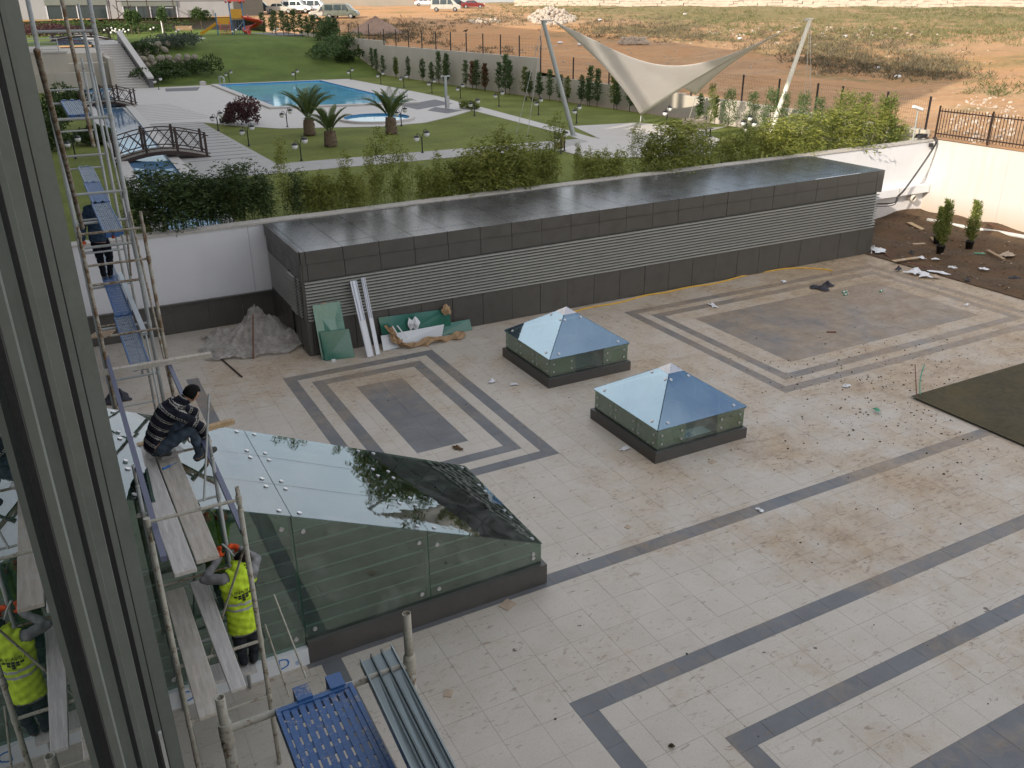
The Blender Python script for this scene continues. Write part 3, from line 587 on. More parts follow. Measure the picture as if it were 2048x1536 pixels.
def mesh(a,b,za,zb,dy):
    y=a
    while y<b: x=wx(y)+.15; z=lerp(za,zb,(y-a)/(b-a)); mesh_w.box((x,y,z+.73),(.004,.004,1.42)); y+=dy
    for k in range(8):
        zz=.06+.2*k; mesh_w.beam((wx(a)+.15,a,za+zz),(wx(b)+.15,b,zb+zz),.004,.004)
mesh(26.6,57.6,3.62,4.12,.12); mesh(57.8,84,5.3,5.3,.2)
part(mesh_w,'wire_mesh','fence_black',mf,kind='stuff')
# ---------------- glass skylights ----------------
def disc(m,c,nrm,r=.035,t=.014,n=10):
    nrm=Vector(nrm).normalized(); m.tube([Vector(c),Vector(c)+nrm*t],r,n)
def skylight(cx,cy,lab):
    s=empty('glass_skylight',(cx,cy,0),0,lab,'skylight','glass pyramid skylights in the paving')
    P=lambda mb,name,mat,par=s:part(mb,name,mat,par)
    h=1.265; e=.10; k=MB()
    for (x0,x1,y0,y1) in ((-h,h,-h,-h+.14),(-h,h,h-.14,h),(-h,-h+.14,-h+.14,h-.14),(h-.14,h,-h+.14,h-.14)): k.bx(cx+x0,cx+x1,cy+y0,cy+y1,-.01,.25)
    o=part(k,'kerb','kerb_metal',s)
    P(MB().bx(cx-h+.14,cx+h-.14,cy-h+.14,cy+h-.14,-.012,.02),'shaft_floor','deck_stone_grey')
    g=h-.07; zt=.755; w=2*g/3
    side=[]
    for a in range(4):
        q=Matrix.Rotation(a*PI/2,3,'Z')
        for i,(u0,u1) in enumerate(((-g,-g*.36),(-g*.36,g*.36),(g*.36,g))):
            m=MB(); vs=[q@Vector((u,-g+d,z)) for d in (0,.014) for u,z in ((u0+.004,.25),(u1-.004,.25),(u1-.004,zt),(u0+.004,zt))]
            m.add([v+Vector((cx,cy,0)) for v in vs],[(0,1,2,3),(7,6,5,4),(0,4,5,1),(1,5,6,2),(2,6,7,3),(3,7,4,0)]); pn=P(m,'side_pane','glass_clear' if (i==1 and a==0) else 'glass_side')
            if i!=1 or a:
                lq=[q@Vector((u,-g+d,z))+Vector((cx,cy,0)) for d in (.05,.06) for u,z in ((u0+.03,.26),(u1-.03,.26),(u1-.03,zt-.02),(u0+.03,zt-.02))]; P(MB().add(lq,[(3,2,1,0),(4,5,6,7),(0,1,5,4),(1,2,6,5),(2,3,7,6),(3,0,4,7)]),'lightening_liner','liner')  # pale liners added behind the side panes to lighten them
                for u in ((u0+.12,u1-.12) if i!=1 else (u0+.1,u1-.1)):
                    for z in (.40,.6): mm=MB(); disc(mm,q@Vector((u,-g,z))+Vector((cx,cy,0)),q@Vector((0,-1,0)),.026,.014,8); part(mm,'bolt','cap_metal',pn)
        if a<2: 
            # back rests for the side panes
            P(MB().beam(q@Vector((-g+.05,-g+.06,.29))+Vector((cx,cy,0)),q@Vector((g-.05,-g+.06,.29))+Vector((cx,cy,0)),.05,.05),'inner_rail','kerb_metal')
        # roof pane (trapezoid up to the cap)
        E_=g+.035; za,zc=.765,1.47; r=.175
        A=[Vector((-E_,-E_,za)),Vector((E_,-E_,za)),Vector((r,-r,zc)),Vector((-r,-r,zc))]; nn=(A[1]-A[0]).cross(A[3]-A[0]).normalized()
        A=[q@(p+Vector((0.006 if p.x<0 else -.006,0,0)))+Vector((cx,cy,0)) for p in A]; nn=q@nn
        rp=P(MB().prism(A,nn*.014),'roof_pane','glass_sky_tint'); fixnormals(rp)
        C=(A[0]+A[1])/2; 
        for (u,v) in ((.1,.09),(.9,.09),(.12,.86),(.88,.86)):
            p=(A[0].lerp(A[1],u)).lerp(A[3].lerp(A[2],u),v); mm=MB(); disc(mm,p+nn*.014,nn,.036); part(mm,'bolt','cap_metal',rp)
        rid=MB().beam(q@Vector((-E_+.02,-E_+.02,za-.03))+Vector((cx,cy,0)),q@Vector((-r,-r,zc-.03))+Vector((cx,cy,0)),.03,.03); P(rid,'hip_bar','kerb_metal')
    r=.20; zc=1.472; m=MB().add([(cx-r,cy-r,zc),(cx+r,cy-r,zc),(cx+r,cy+r,zc),(cx-r,cy+r,zc),(cx,cy,zc+.145)],[(0,1,4),(1,2,4),(2,3,4),(3,0,4),(3,2,1,0)]); P(m,'cap','cap_metal')
    return s
skylight(11.495,18.5,'glass pyramid skylight, blue sky tinted in, nearer to the plant room'); s2=skylight(11.495,14.03,'foreground glass pyramid skylight, blue sky tinted in, with blue lettered foil behind its front pane')
def text(s,size,mat,name,parent,M4,ext=.0):
    cu=bpy.data.curves.new(name,'FONT'); cu.body=s; cu.size=size; cu.align_x='CENTER'; cu.align_y='CENTER'; cu.extrude=ext; cu.resolution_u=2
    o=bpy.data.objects.new(name,cu); link(o); bpy.context.view_layer.update(); dg=bpy.context.evaluated_depsgraph_get(); me=bpy.data.meshes.new_from_object(o.evaluated_get(dg)); bpy.data.objects.remove(o)
    me.materials.clear(); me.materials.append(MATS[mat]); me.transform(M4); return link(bpy.data.objects.new(name,me),parent)
f=part(MB().bx(11.1,11.9,12.92,13.3,.27,.276),'foil','foil_white',s2)
text('IHN',.26,'ink_blue','lettering',f,Matrix.Translation((11.22-11.495,13.1-14.03,.282))@Matrix.Rotation(R(180),4,'Z'))
# ---------------- glass canopy over the stair ----------------
cn=empty('glass_canopy',(3,11.85,0),0,'large sloping green glass canopy over the stair by the facade','canopy')
KY0,KY1=10.32,13.36; roofz=lambda x:.80+(6.05-x)*.4385
k=MB().bx(2.06,6.14,KY0-.0,KY0+.14,-.01,.38).bx(6.0,6.14,KY0+.14,KY1-.14,-.01,.38).bx(.0,6.14,KY1-.14,KY1,-.01,.38)
part(k,'kerb','kerb_metal',cn)
fo=part(MB().bx(.02,2.055,KY0,KY0+.14,-.01,.30),'foil_wrapped_kerb','foil_white',cn)
for x in (.35,1.68): text('D',.26,'ink_blue','lettering',fo,Matrix.Translation((x-3,KY0-.004-11.85,.15))@Matrix.Rotation(R(90),4,'X')); text('®',.10,'ink_blue','lettering',fo,Matrix.Translation((x+.2-3,KY0-.004-11.85,.09))@Matrix.Rotation(R(90),4,'X'))
for i in range(3):
    x0,x1=.06+2*i+.005,2.06+2*i-.005 if i<2 else 6.05
    for (y,od,n_) in ((10.39,1,-1),(13.27,-1,1)):
        zb=.30 if i==0 else .38
        m=MB().prism([(x0,y,zb),(x1,y,zb),(x1,y,roofz(x1)-.012),(x0,y,roofz(x0)-.012)],(0,.014*od,0)); o=part(m,'side_pane','glass_side',cn); fixnormals(o)
        for (u,z) in ((x0+.14,zb+.16),(x1-.14,zb+.16),(x0+.14,roofz(x0+.14)-.24),(x1-.14,roofz(x1-.14)-.24)):
            if z<zb+.1 : continue
            mm=MB(); disc(mm,(u,y+(.014 if n_>0 else 0),z),(0,n_,0),.034); part(mm,'bolt','cap_metal',o)
    for jn in range(3):
        ya,yb=10.34+.99*jn+.004,10.34+.99*(jn+1)-.004
        A=[(x0-.03*(i==0),ya,roofz(x0)),(x1,ya,roofz(x1)),(x1,yb,roofz(x1)),(x0,yb,roofz(x0))]; nn=Vector((.4385,0,1)).normalized()
        o=part(MB().prism(A,nn*.016),'roof_pane','glass_roof',cn); fixnormals(o)
        for u in (x0+.13,x1-.13):
            for y in (ya+.12,yb-.12): mm=MB(); disc(mm,Vector((u,y,roofz(u)))+nn*.016,nn,.034); part(mm,'bolt','cap_metal',o)
m=MB().prism([(6.05,10.39,.38),(6.05,13.27,.38),(6.05,13.27,.79),(6.05,10.39,.79)],(.014,0,0)); fixnormals(part(m,'end_pane','glass_side',cn))
for x in (2.06,4.06): part(MB().bx(x-.03,x+.03,10.45,10.52,.0,roofz(x)-.03).bx(x-.03,x+.03,13.15,13.22,0,roofz(x)-.03),'fin_post','glass_green',cn); part(MB().bx(x-.025,x+.025,10.45,13.22,roofz(x)-.16,roofz(x)-.03),'beam','glass_green',cn)
for k in range(8):
    z=.5+.24*k; xe=min(5.95,6.05-(z+.12-.8)/.4385)
    if xe>.3: part(MB().tube([(.1,10.55,z),(xe,10.55,z)],.011 if k%3 else .018,6),'rail_cable','alu_white',cn)
# stairwell
st=struct(empty('stairwell',(3,11.85,0)))
w=MB().quad((CX0,CY0,-.013),(CX1,CY0,-.013),(CX1,CY0,-4),(CX0,CY0,-4)).quad((CX0,CY1,-.013),(CX1,CY1,-.013),(CX1,CY1,-4),(CX0,CY1,-4)).quad((CX0,CY0,-.013),(CX0,CY1,-.013),(CX0,CY1,-4),(CX0,CY0,-4)).quad((CX1,CY0,-.013),(CX1,CY1,-.013),(CX1,CY1,-4),(CX1,CY0,-4)).quad((CX0,CY0,-3.4),(CX1,CY0,-3.4),(CX1,CY1,-3.4),(CX0,CY1,-3.4))
part(w,'pit_wall','stone_dark',st)
for k in range(16): part(MB().bx(1.2+.29*k,1.52+.29*k,CY0+.02,CY1-.02,-3.4,-.01-.17*k),'step','paving_dark',st)
part(MB().bx(CX0,1.2,CY0+.02,CY1-.02,-3.4,-.01),'landing','paving_dark',st)
# ---------------- buildings ----------------
ob=empty('office_building',(-.12,0,0),0,'grey glazed office facade close on the left with aluminium mullions','building')
part(MB().bx(-14,-.45,-40,28,-.5,16.7),'wall','building_shade_grey',ob); part(MB().bx(-16,-1.6,28,100,-.5,33),'tower_block','building_shade_grey',ob); part(MB().bx(-3.4,-1.6,14.5,28,23.1,33),'shade_block','building_shade_grey',ob)  # high block is unseen, added and shaped to hold sun off the field
for y in (15.,21.,27.):
    for x in (-2.5,): part(MB().bx(x-.2,x+.2,y-.2,y+.2,16.7,23.1),'column','building_shade_grey',ob)  # unseen columns added to carry the sun-blocking volume
FX=-.12
def strip(y0,y1,x,name,mat,x0=-.30): part(MB().bx(x0,x,y0,y1,-.2,15.8),name,mat,ob)
strip(-6,-.8,FX,'glass_pane','facade_glass'); strip(-.75,1.46,FX,'glass_pane','facade_glass'); strip(1.56,2.72,FX,'glass_pane','facade_glass'); strip(2.86,4.2,FX,'glass_pane','facade_glass'); strip(4.4,14.9,FX-.02,'glass_pane','facade_glass')
strip(1.46,1.50,-.108,'gasket','seal_black'); strip(1.50,1.56,-.093,'mullion','mullion')
strip(2.72,2.75,-.112,'gasket','seal_black'); strip(2.75,2.80,-.095,'mullion','mullion'); strip(2.80,2.86,-.063,'mullion','mullion')
strip(4.20,4.23,-.066,'gasket','seal_black'); strip(4.23,4.28,-.036,'mullion','mullion'); strip(4.281,4.30,-.030,'gasket','seal_black'); strip(4.301,4.36,-.010,'mullion','mullion'); strip(4.361,4.40,.043,'mullion','mullion')
for (y,x,z1) in ((4.22,-.043,5.2),(4.29,-.022,4.6)): part(MB().bx(x-.012,x+.006,y-.014,y+.012,0,z1),'protective_tape','tape_white',ob)
bb=empty('garden_pavilion',(12,140,5.6),0,'white low building with wide dark windows beyond the playground','building')
BY=140
def bpart(*a): return part(MB().bx(*a[:6]),a[6],a[7],bb)
bpart(-14,33.2,BY,BY+12,4,14,'wall','building_shade_grey'); bpart(28.9,33.1,BY-.6,BY-.005,4,14,'dark_wing','panel_dark')
for (p0,p1,n) in (((98,44),(212,10),4),((250,42),(352,12),4)):
    A=ay(p0[0],p0[1],BY-.02); B=ay(p1[0],p1[1],BY-.02); fr=bpart(A.x,B.x,BY-.04,BY+.1,A.z,B.z,'window','window_glass')
    bpart(A.x-.1,B.x+.1,BY-.2,BY-.045,B.z,B.z+.7,'blind_box','mullion')
    for k in range(n+1): x=lerp(A.x,B.x,k/n); part(MB().bx(x-.06,x+.06,BY-.1,BY-.045,A.z,B.z),'frame','alu_white',fr)
    bpart(A.x-.2,B.x+.2,BY-.25,BY-.046,A.z-.25,A.z-.02,'sill','coping_stone')
# far walls
fw=empty('site_wall',(40,185,8),0,'plain beige wall along the far edge of the parking ground','wall')
A=gf(380,9);
for x0,x1 in ((-30,20),(20,60),(60,92)): part(MB().bx(x0+.05,x1-.05,200,200.6,7,13.5),'wall_panel','far_wall',fw)
sw=empty('stone_wall',(140,130,8),0,'rough pale stone wall along the top of the weedy bank','wall')
p0=(96,178);p1=(150,75); 
sb=MB(); L=math.hypot(p1[0]-p0[0],p1[1]-p0[1]); n=64
for i in range(n):
    for r in range(4):
        t0=(i+.5*(r%2))/n; t1=t0+1/n; a=(lerp(p0[0],p1[0],t0),lerp(p0[1],p1[1],t0)); b=(lerp(p0[0],p1[0],t1),lerp(p0[1],p1[1],t1)); zb=zf(*a)+.45*r-.4
        sb.beam((a[0]+ru(-.1,.1),a[1]+ru(-.1,.1),zb+.25),(b[0]+ru(-.1,.1),b[1],zb+.25),ru(.5,.8),ru(.36,.5))
part(sb,'stone_courses','rubble',sw,kind='stuff')
fixnormals(part(seg(p0,p1,5,9.6,.5),'wall_core','rubble',sw))
# ---------------- vegetation ----------------
def leafcard(m,p,d,L,w,up=None):
    d=Vector(d).normalized(); s=d.cross(up or Vector((ru(-1,1),ru(-1,1),ru(-.3,1)))); 
    if s.length<1e-3: s=d.orthogonal()
    s.normalize(); p=Vector(p); m.add([p,p+d*L*.5+s*w,p+d*L,p+d*L*.5-s*w],[(0,1,2,3)])
def rdir(zl=-1,zh=1):
    a=ru(0,2*PI); z=ru(zl,zh); r=math.sqrt(max(0,1-z*z)); return Vector((r*math.cos(a),r*math.sin(a),z))
def bamboo(h,nc,nl,spread):
    st=MB(); lf=MB()
    for c in range(nc):
        b=Vector((ru(-.16,.16),ru(-.14,.14),0))*spread; lean=Vector((ru(-.3,.3),ru(-.3,.3),0))*spread; H=h*ru(.55,1.0); pts=[b+lean*(t*t)*H*.5+Vector((0,0,H*t)) for t in (0,.3,.6,.85,1)]
        st.tube(pts,[.008,.007,.006,.004,.002],4,False)
        for k in range(nl):
            t=ru(.12,1)**.8; i=min(3,int(t*4)); p=pts[i].lerp(pts[i+1],t*4-i) if t<1 else pts[-1]
            sd=rdir(-.1,.6); L=ru(.08,.42)*(1.15-t*.75)*spread; q=p+sd*L
            for l in range(random.randint(4,7)): leafcard(lf,q+rdir()*.07,sd*.6+rdir(-.9,.3),ru(.07,.15),ru(.008,.017))
    return st.mesh('canes','cane'),lf
def conifer(h,w,n,leaning=0):
    st=MB().tube([(0,0,0),(leaning*.02,0,h*.5),(leaning*.05,0,h*.97)],[.025,.018,.004],5); lf=MB(); whorl=[(ru(.16,.98),ru(0,2*PI)) for k in range(int(n/9))]
    for (t,a) in whorl:
        prof=min(1,(t-.08)*5)*(1-t)**.55*1.15+.08; L=w*prof*ru(.55,1.1); d=Vector((math.cos(a),math.sin(a),ru(.5,1.1))).normalized(); o=Vector((leaning*.05*t,0,t*h))
        for k in range(9):
            p=o+d*L*ru(.15,1.)+rdir()*w*.16; leafcard(lf,p,d*.8+rdir(-.4,.9),ru(.08,.15),ru(.02,.038))
    return st.mesh('trunk','stem'),lf
def cypress(h,w,n):
    st=MB().tube([(0,0,-.02),(0,0,h*.8)],[.03,.006],5); lf=MB()
    for s in range(int(n/14)):
        t=ru(.03,.93); a=ru(0,2*PI); prof=min(1,t*3.2+.3)*(1-t)**.6; r=w*prof*ru(.35,1.05); o=Vector((r*math.cos(a),r*math.sin(a),t*h)); d=Vector((math.cos(a)*.45,math.sin(a)*.45,1)).normalized()
        for k in range(14): leafcard(lf,o+rdir()*w*.22+d*ru(0,.2),d+rdir(-.3,.5)*.7,ru(.07,.15),ru(.010,.02))
    return st.mesh('trunk','stem'),lf
def bushmesh(r,h,n,leafs,hol=.35,sz=.12,lob=6):
    lf=MB(); L=[(Vector((ru(-.6,.6)*r,ru(-.6,.6)*r,ru(.25,.75)*h)),ru(.35,.6)) for k in range(lob)]
    for k in range(n):
        c,s=random.choice(L); d=rdir(-.5,1); rr=ru(hol,1)**.5; p=c+Vector((d.x*r*s,d.y*r*s,d.z*h*s*.8))*rr
        if p.z<.02: p.z=ru(.02,.2)*h
        leafcard(lf,p,d+rdir()*.9,sz*ru(.6,1.3),sz*ru(.16,.34))
    return lf
def plant(name,stem,sname,leafmesh,lname,loc,rz,sc,label,cat,group):
    e=empty(name,loc,rz,label,cat,group); e.scale=sc if hasattr(sc,'__len__') else (sc,sc,sc)
    inst(sname,stem,e); inst(lname,leafmesh,e); return e
# bamboo hedge along the coping
BV=[]; BD=[]
for (h,nc,nl,sp) in ((1.5,15,40,1.35),(1.9,14,38,1.2),(1.25,16,36,1.4)):
    st,lf=bamboo(h,nc,nl,sp); BD.append((st,lf.mesh('foliage','leaf_bamboo_dark')))
for (h,nc,nl,sp) in ((1.5,9,28,1.15),(1.9,8,27,.95),(1.25,11,26,1.25),(2.3,4,46,.8)):
    st,lf=bamboo(h,nc,nl,sp); BV.append((st,lf.mesh('foliage','leaf_bamboo'),lf.mesh('foliage','leaf_bamboo_dark')))
spots=[]
def bh(px,py_top,dark,w=1.,var=None,yy=27.1): spots.append((px,py_top,dark,w,var,yy))
for a in ((290,345,1,1.15),(335,338,1,1.2),(380,336,1,1.2),(418,345,1,1.),(455,322,1,1.1),(492,326,1,1.1),(530,340,1,.95),(570,275,0,.7,3),(590,338,1,.95),(622,345,0,.9),(655,335,0,.95),(690,330,0,.9),(722,345,0,.9),(770,255,0,.75,3),(800,330,0,.6),(845,325,0,.55),(880,335,0,.9),(910,315,0,1.),(965,285,0,1.),(1005,262,0,1.),(1040,275,0,1.05),(1075,268,0,1.),(1105,225,0,.75,3),(745,292,0,.75,3),(790,272,0,.8,3),(822,300,0,.7,3),(948,288,0,.75,3),(1000,248,0,.8,3),(880,300,0,.7,3),(700,300,0,.7,3),(1150,282,0,.55,1),(1195,300,0,1.),(1235,290,0,1.),(1262,245,0,.8,3),(1305,250,0,1.),(1335,235,0,1.1),(1370,240,0,1.1),(1400,250,0,1.1),(1440,255,0,1.1),(1475,240,0,1.15),(1510,235,0,1.2),(1545,232,0,1.2),(1580,222,0,1.25),(1615,215,0,1.25),(1650,210,0,1.25),(1690,205,0,1.2),(1730,215,0,1.15),(1770,225,0,1.1)): bh(*a)
landm=['by the channel pool','in front of the near bridge','before the lawn corner','in front of the lawn palms','before the paddling pool','before the garden path','by the left sail mast','in front of the litter bin','below the sail tip','in front of the garden bench','by the right sail mast','near the wall corner']
[bh(*q) for q in ((860,332,0,.9),(930,306,0,.9),(985,300,0,.95),(1055,292,0,1.),(1090,300,0,.95),(1170,292,0,.9),(1215,292,0,.95),(1285,270,0,1.),(640,345,0,.9),(750,335,0,.9))]
spots.sort(key=lambda s:s[0])
for i,(px,pt,dk,w,var,yy) in enumerate(spots):
    Y=27.0+ru(-.25,.5)+.35*dk; b=ay(px,400,Y); x=b.x; base=Vector((x,Y,GZ)); lo,hi=GZ,GZ+6
    bx_,by_,_=pj(base)
    for _ in range(40):
        md=(lo+hi)/2; p=pj((x,Y,md)); 
        if p[1]>pt: lo=md
        else: hi=md
    h=max(.7,min(3.4,lo-GZ)); k=var if var is not None else random.choice((0,1,2)); hh=(1.5,1.9,1.25,2.3)[k]; st,l0,l1=BV[k]
    if dk: st,l1=BD[k]
    s=h/hh; lab='%s bamboo clump, %s from the left end of the hedge behind the coping'%('dark bushy' if dk else 'tall thin' if k==3 else 'light feathery',ordn(i))
    plant('bamboo_clump',st,'canes',l1 if dk else l0,'foliage',base,ru(0,6.28),(w*max(.75,s),w*max(.75,s),s),lab,'bamboo','bamboo clumps in the hedge behind the retaining wall')
# slim conifers along the boundary wall
CV=[conifer(2.2,.42,900,1),conifer(2.0,.38,820,-1),conifer(2.4,.46,1050,.5)]
CM=[(s,l.mesh('foliage','leaf_conifer'),l.mesh('foliage','leaf_dead'),l.mesh('foliage','leaf_cypress')) for s,l in CV]
row=[(712,62,120),(722,66,128),(735,82,135),(748,92,140),(760,100,148),(772,103,150),(786,112,152),(798,110,156),(808,112,156),(823,108,160),(835,113,165),(847,120,168),(861,110,170),(873,125,172),(887,113,172),(917,122,178),(928,128,180),(939,126,181),(951,128,184),(963,122,183),(978,126,188),(990,117,190),(1005,122,191),(1029,135,196),(1041,138,197),(1058,140,200),(1075,145,203),(1094,155,206),(1112,147,208),(1134,145,212),(1145,158,214),(1158,140,214),(1174,145,216),(1190,148,222),(1208,160,222),(1226,157,226),(1246,165,230),(1372,182,245),(1398,186,250)]
dead={16,18}
for i,(px,pt,pb) in enumerate(row):
    if i<5: b=Vector(G(px,150)+(0,)); Y=100-i*3.6; b=Vector((wx(Y)-.6,Y,slopez(29.5,Y)))
    else:
        b=az(px,pb,GZ); Y=min(96,b.y); b=Vector((wx(Y)-.75,Y,max(GZ,slopez(wx(Y)-.75,Y))))
    lo,hi=b.z,b.z+6; 
    for _ in range(30):
        md=(lo+hi)/2
        if pj((b.x,b.y,md))[1]>pt: lo=md
        else: hi=md
    s=max(.7,min(1.35,(lo-b.z)/2.2)); k=random.randrange(3); st,g1,g2,g3=CM[k]; dd=i in dead
    lab='%s slim conifer, %s from the far end of the row along the tan wall'%('dead brown' if dd else 'sunlit-coloured yellow-green' if i%5==3 else 'dark green',ordn(i))
    plant('conifer',st,'trunk',g2 if dd else (g3 if i%5==3 else g1),'crown',b,ru(0,6.28),(s*ru(.85,1.35),s*ru(.85,1.35),s),lab,'conifer','slim conifers in the row along the boundary wall')
# broader cypresses towards the corner; sunlight is put into the leaf colour of some
YV=[cypress(2.3,.42,1500),cypress(2.1,.5,1700)]; YM=[(s,l.mesh('foliage','leaf_conifer'),l.mesh('foliage','leaf_cypress')) for s,l in YV]
for i,(px,pt,pb,w,lit) in enumerate(((1420,168,250,.8,1),(1455,180,260,1.1,0),(1502,185,258,1.3,0),(1537,180,262,1.1,0),(1562,184,262,1.,0),(1602,188,262,1.,0),(1632,195,262,1.,0),(1682,185,272,1.3,1),(1722,188,272,1.3,1),(1776,192,275,1.2,1),(1815,196,288,1.1,1))):
    X=33.6 if i<7 else 33.4; b=ax(px,pb,X); Y=max(27.2,b.y); b=Vector((X,Y,GZ)); h=max(1.4,ay(px,pt,Y).z-GZ); k=i%2; st,g1,g3=YM[k]; s=h/(2.3,2.1)[k]
    plant('cypress',st,'trunk',g3 if lit else g1,'crown',b,ru(0,6),(s*w,s*w,s),'%s cypress, %s from the left in the row below the mesh fence right'%('sunlit-coloured yellow-green' if lit else 'dark green',ordn(i)),'cypress','broad cypresses below the mesh fence on the right')
# potted conifers on the soil
pt_st,pt_l=cypress(1.62,.19,2400); pl=pt_l.mesh('foliage','leaf_cypress')
for (px,py,pyt,lab) in ((1873,488,418,'young conifer in a black pot, rear one of the close pair on soil'),(1879,507,407,'young conifer in a black pot, front one of the close pair on soil'),(1937,498,408,'young conifer in a black pot standing alone by the cream wall')):
    b=az(px,py,.05); h=max(.9,ay(px,pyt,b.y).z-.3); e=empty('potted_conifer',b,ru(0,6),lab,'potted conifer','conifers in black pots on the soil bed')
    inst('foliage',pl,e,(0,0,.24),(0,0,ru(0,6)),(1,1,h/1.62)); inst('trunk',pt_st,e,(0,0,.2),sc=(1,1,h/1.62)); MB().lathe((0,0,0),[(.001,0),(.12,0),(.16,.30),(.175,.30),(.175,.33),(.15,.33),(.14,.27),(.001,.27)],14).build('pot','pot_black',e)
# palms
def palm(loc,H,nf,fl,lab,rz=0):
    e=empty('palm',loc,rz,lab,'palm tree','date palms on the lawn by the pool'); th=H*.36
    m=MB(); m.lathe((0,0,0),[(.24,0),(.34,.08),(.30,.3*th),(.27,.7*th),(.20,th),(.05,th*1.1)],12)
    for k in range(70):
        z=ru(.05,1)*th; a=ru(0,6.28); r=.30-.08*z/th; m.box((r*math.cos(a),r*math.sin(a),z),(.09,.09,.10),rz=a)
    m.build('trunk','palm_trunk',e)
    for k in range(nf):
        a=2*PI*k/nf*2.4+ru(-.2,.2); el=ru(.85,1.35) if k%3 else ru(1.2,1.5); L=fl*ru(.95,1.3); d=Vector((math.cos(a),math.sin(a),0)); P=[]; ang=el; p=Vector((d.x*.08,d.y*.08,th))
        for s in range(9): P.append(p.copy()); p=p+(d*math.cos(ang)+Vector((0,0,math.sin(ang))))*(L/8); ang-=.07+.035*s*(1.6-el)
        fr=MB().tube(P,[.018]*4+[.012]*3+[.005]*2,4,False); sd=Vector((-d.y,d.x,0))
        for s in range(8,80):
            t=s/80; i=min(7,int(t*8)); q=P[i].lerp(P[i+1],t*8-i); tg=(P[i+1]-P[i]).normalized(); ll=fl*.26*math.sin(PI*min(1,.12+t*.9))+.06
            for sg in (-1,1): leafcard(fr,q,sd*sg*.75+tg*.75+Vector((0,0,.35+ru(-.15,.15))),ll*ru(.85,1.1),.011,Vector((0,0,1)))
        fr.build('frond','leaf_palm',e)
palm(az(620,271,GZ),2.5,20,1.55,'largest date palm with a thick trunk on the lawn before the pool')
palm(az(662,293,GZ),2.0,16,1.25,'smaller date palm right of the largest one on the lawn',1.)
palm(az(783,268,GZ),2.35,18,1.5,'date palm in front of the round paddling pool',2.)
# shrubs
def shrub(name,loc,r,h,n,mat,lab,sz=.12,group=None,lob=7):
    o=bushmesh(r,h,n,mat,sz=sz,lob=lob).build(name,mat); o.location=loc; return tag(o,lab,'shrub',group)
shrub('shrub',az(478,250,GZ),1.35,1.25,2600,'leaf_purple','round purple-red shrub on the lawn beside the twin lamp',.16)
shrub('shrub',az(452,247,GZ),.55,.45,700,'leaf_shrub','low green shrub at the foot of the twin lamp by purple shrub',.12)
shrub('shrub',az(940,218,GZ),1.0,.5,1400,'leaf_cypress','low yellow-green shrub at the end of the pool deck',.12)
SG='shrubs on the planted slope'
def gs(px,py):
    d=ray(px,py); t=40.
    for i in range(3000):
        P=CP+d*t
        if P.z<max(GZ,slopez(P.x,P.y)): break
        t*=1.001
    return Vector((P.x,P.y,max(GZ,slopez(P.x,P.y))))
for (px,py,pz,r,h,mt,lab) in ((330,98,4.7,3.2,1.2,'leaf_greyblue','grey-green spreading shrub at the top of the planted slope'),(372,95,4.8,2.6,1.2,'leaf_greyblue','rounded grey-green shrub right end of the slope top'),(295,108,4.4,2.2,.9,'leaf_shrub','dark low shrub beside the top of the stair balustrade'),(318,160,2.7,2.6,1.0,'leaf_shrub','dark shrub at the foot of the slope beside the stair'),(352,150,3.0,2.2,1.2,'leaf_shrub','dark shrub beside the lower boulder wall'),(400,150,3.0,1.8,1.4,'leaf_shrub','loose shrub at the right end of boulder wall'),(655,120,3.3,2.0,1.4,'leaf_conifer','green shrub on the right shoulder of the lawn slope'),(690,105,3.6,2.2,1.8,'leaf_conifer','tall bushy shrub by the far end of boundary wall'),(665,90,4.6,1.5,2.2,'leaf_conifer','upright shrub on top of the slope right'),(700,125,2.9,1.6,1.2,'leaf_shrub','shrub at the foot of the far boundary wall')):
    b=gs(px,py); shrub('shrub',b,r,h,1500,mt,lab,.24,SG)
for (px,py,r,h,lab) in ((148,215,1.4,1.5,'spiky green shrub by the far footbridge'),(180,290,1.1,.8,'arching leafy shrub at the left end of near footbridge'),(125,265,.9,1.9,'dark upright shrub on the left lawn behind scaffolding'),(130,300,.8,1.5,'dark green shrub on left lawn in front of the upright one'),(205,285,.6,.5,'small shrub right beside the near footbridge')):
    b=az(px,py,GZ); shrub('shrub',b,r,h,1300,'leaf_bamboo_dark',lab,.2,'shrubs left of the channel')
# small trees round the playground
def tree(loc,h,r,mat,lab,n=1500):
    e=empty('tree',loc,ru(0,6),lab,'tree','young trees round the playground'); m=MB().tube([(0,0,0),(.03,.02,h*.5),(0,0,h*.75)],[.07,.05,.03],6)
    for k in range(5): a=k*1.3; m.tube([(0,0,h*.5),(math.cos(a)*r*.6,math.sin(a)*r*.6,h*.8)],[.03,.008],5)
    m.build('trunk','stem',e); o=bushmesh(r,h*.6,n,mat,sz=.26,lob=8).build('crown',mat,e); o.location=(0,0,h*.42)
for (px,py,h,r,mt,lab) in ((283,60,3.8,1.1,'leaf_shrub','lollipop tree in front of the white pavilion'),(265,70,2.6,.5,'leaf_conifer','slim tree at the left edge of the upper lawn'),(278,70,2.4,.5,'leaf_conifer','slim tree just right of the slim one at lawn edge'),(330,72,3.1,.6,'leaf_conifer','narrow dark tree by the white goal frame'),(405,62,2.8,1.5,'leaf_shrub','low bushy tree beside the dark wing'),(432,52,4.2,1.2,'leaf_shrub','round-headed tree left behind the play tower'),(452,52,4.0,1.1,'leaf_shrub','round-headed tree close behind the play tower')):
    b=az(px,py,5.55); tree(b,h,r,mt,lab)
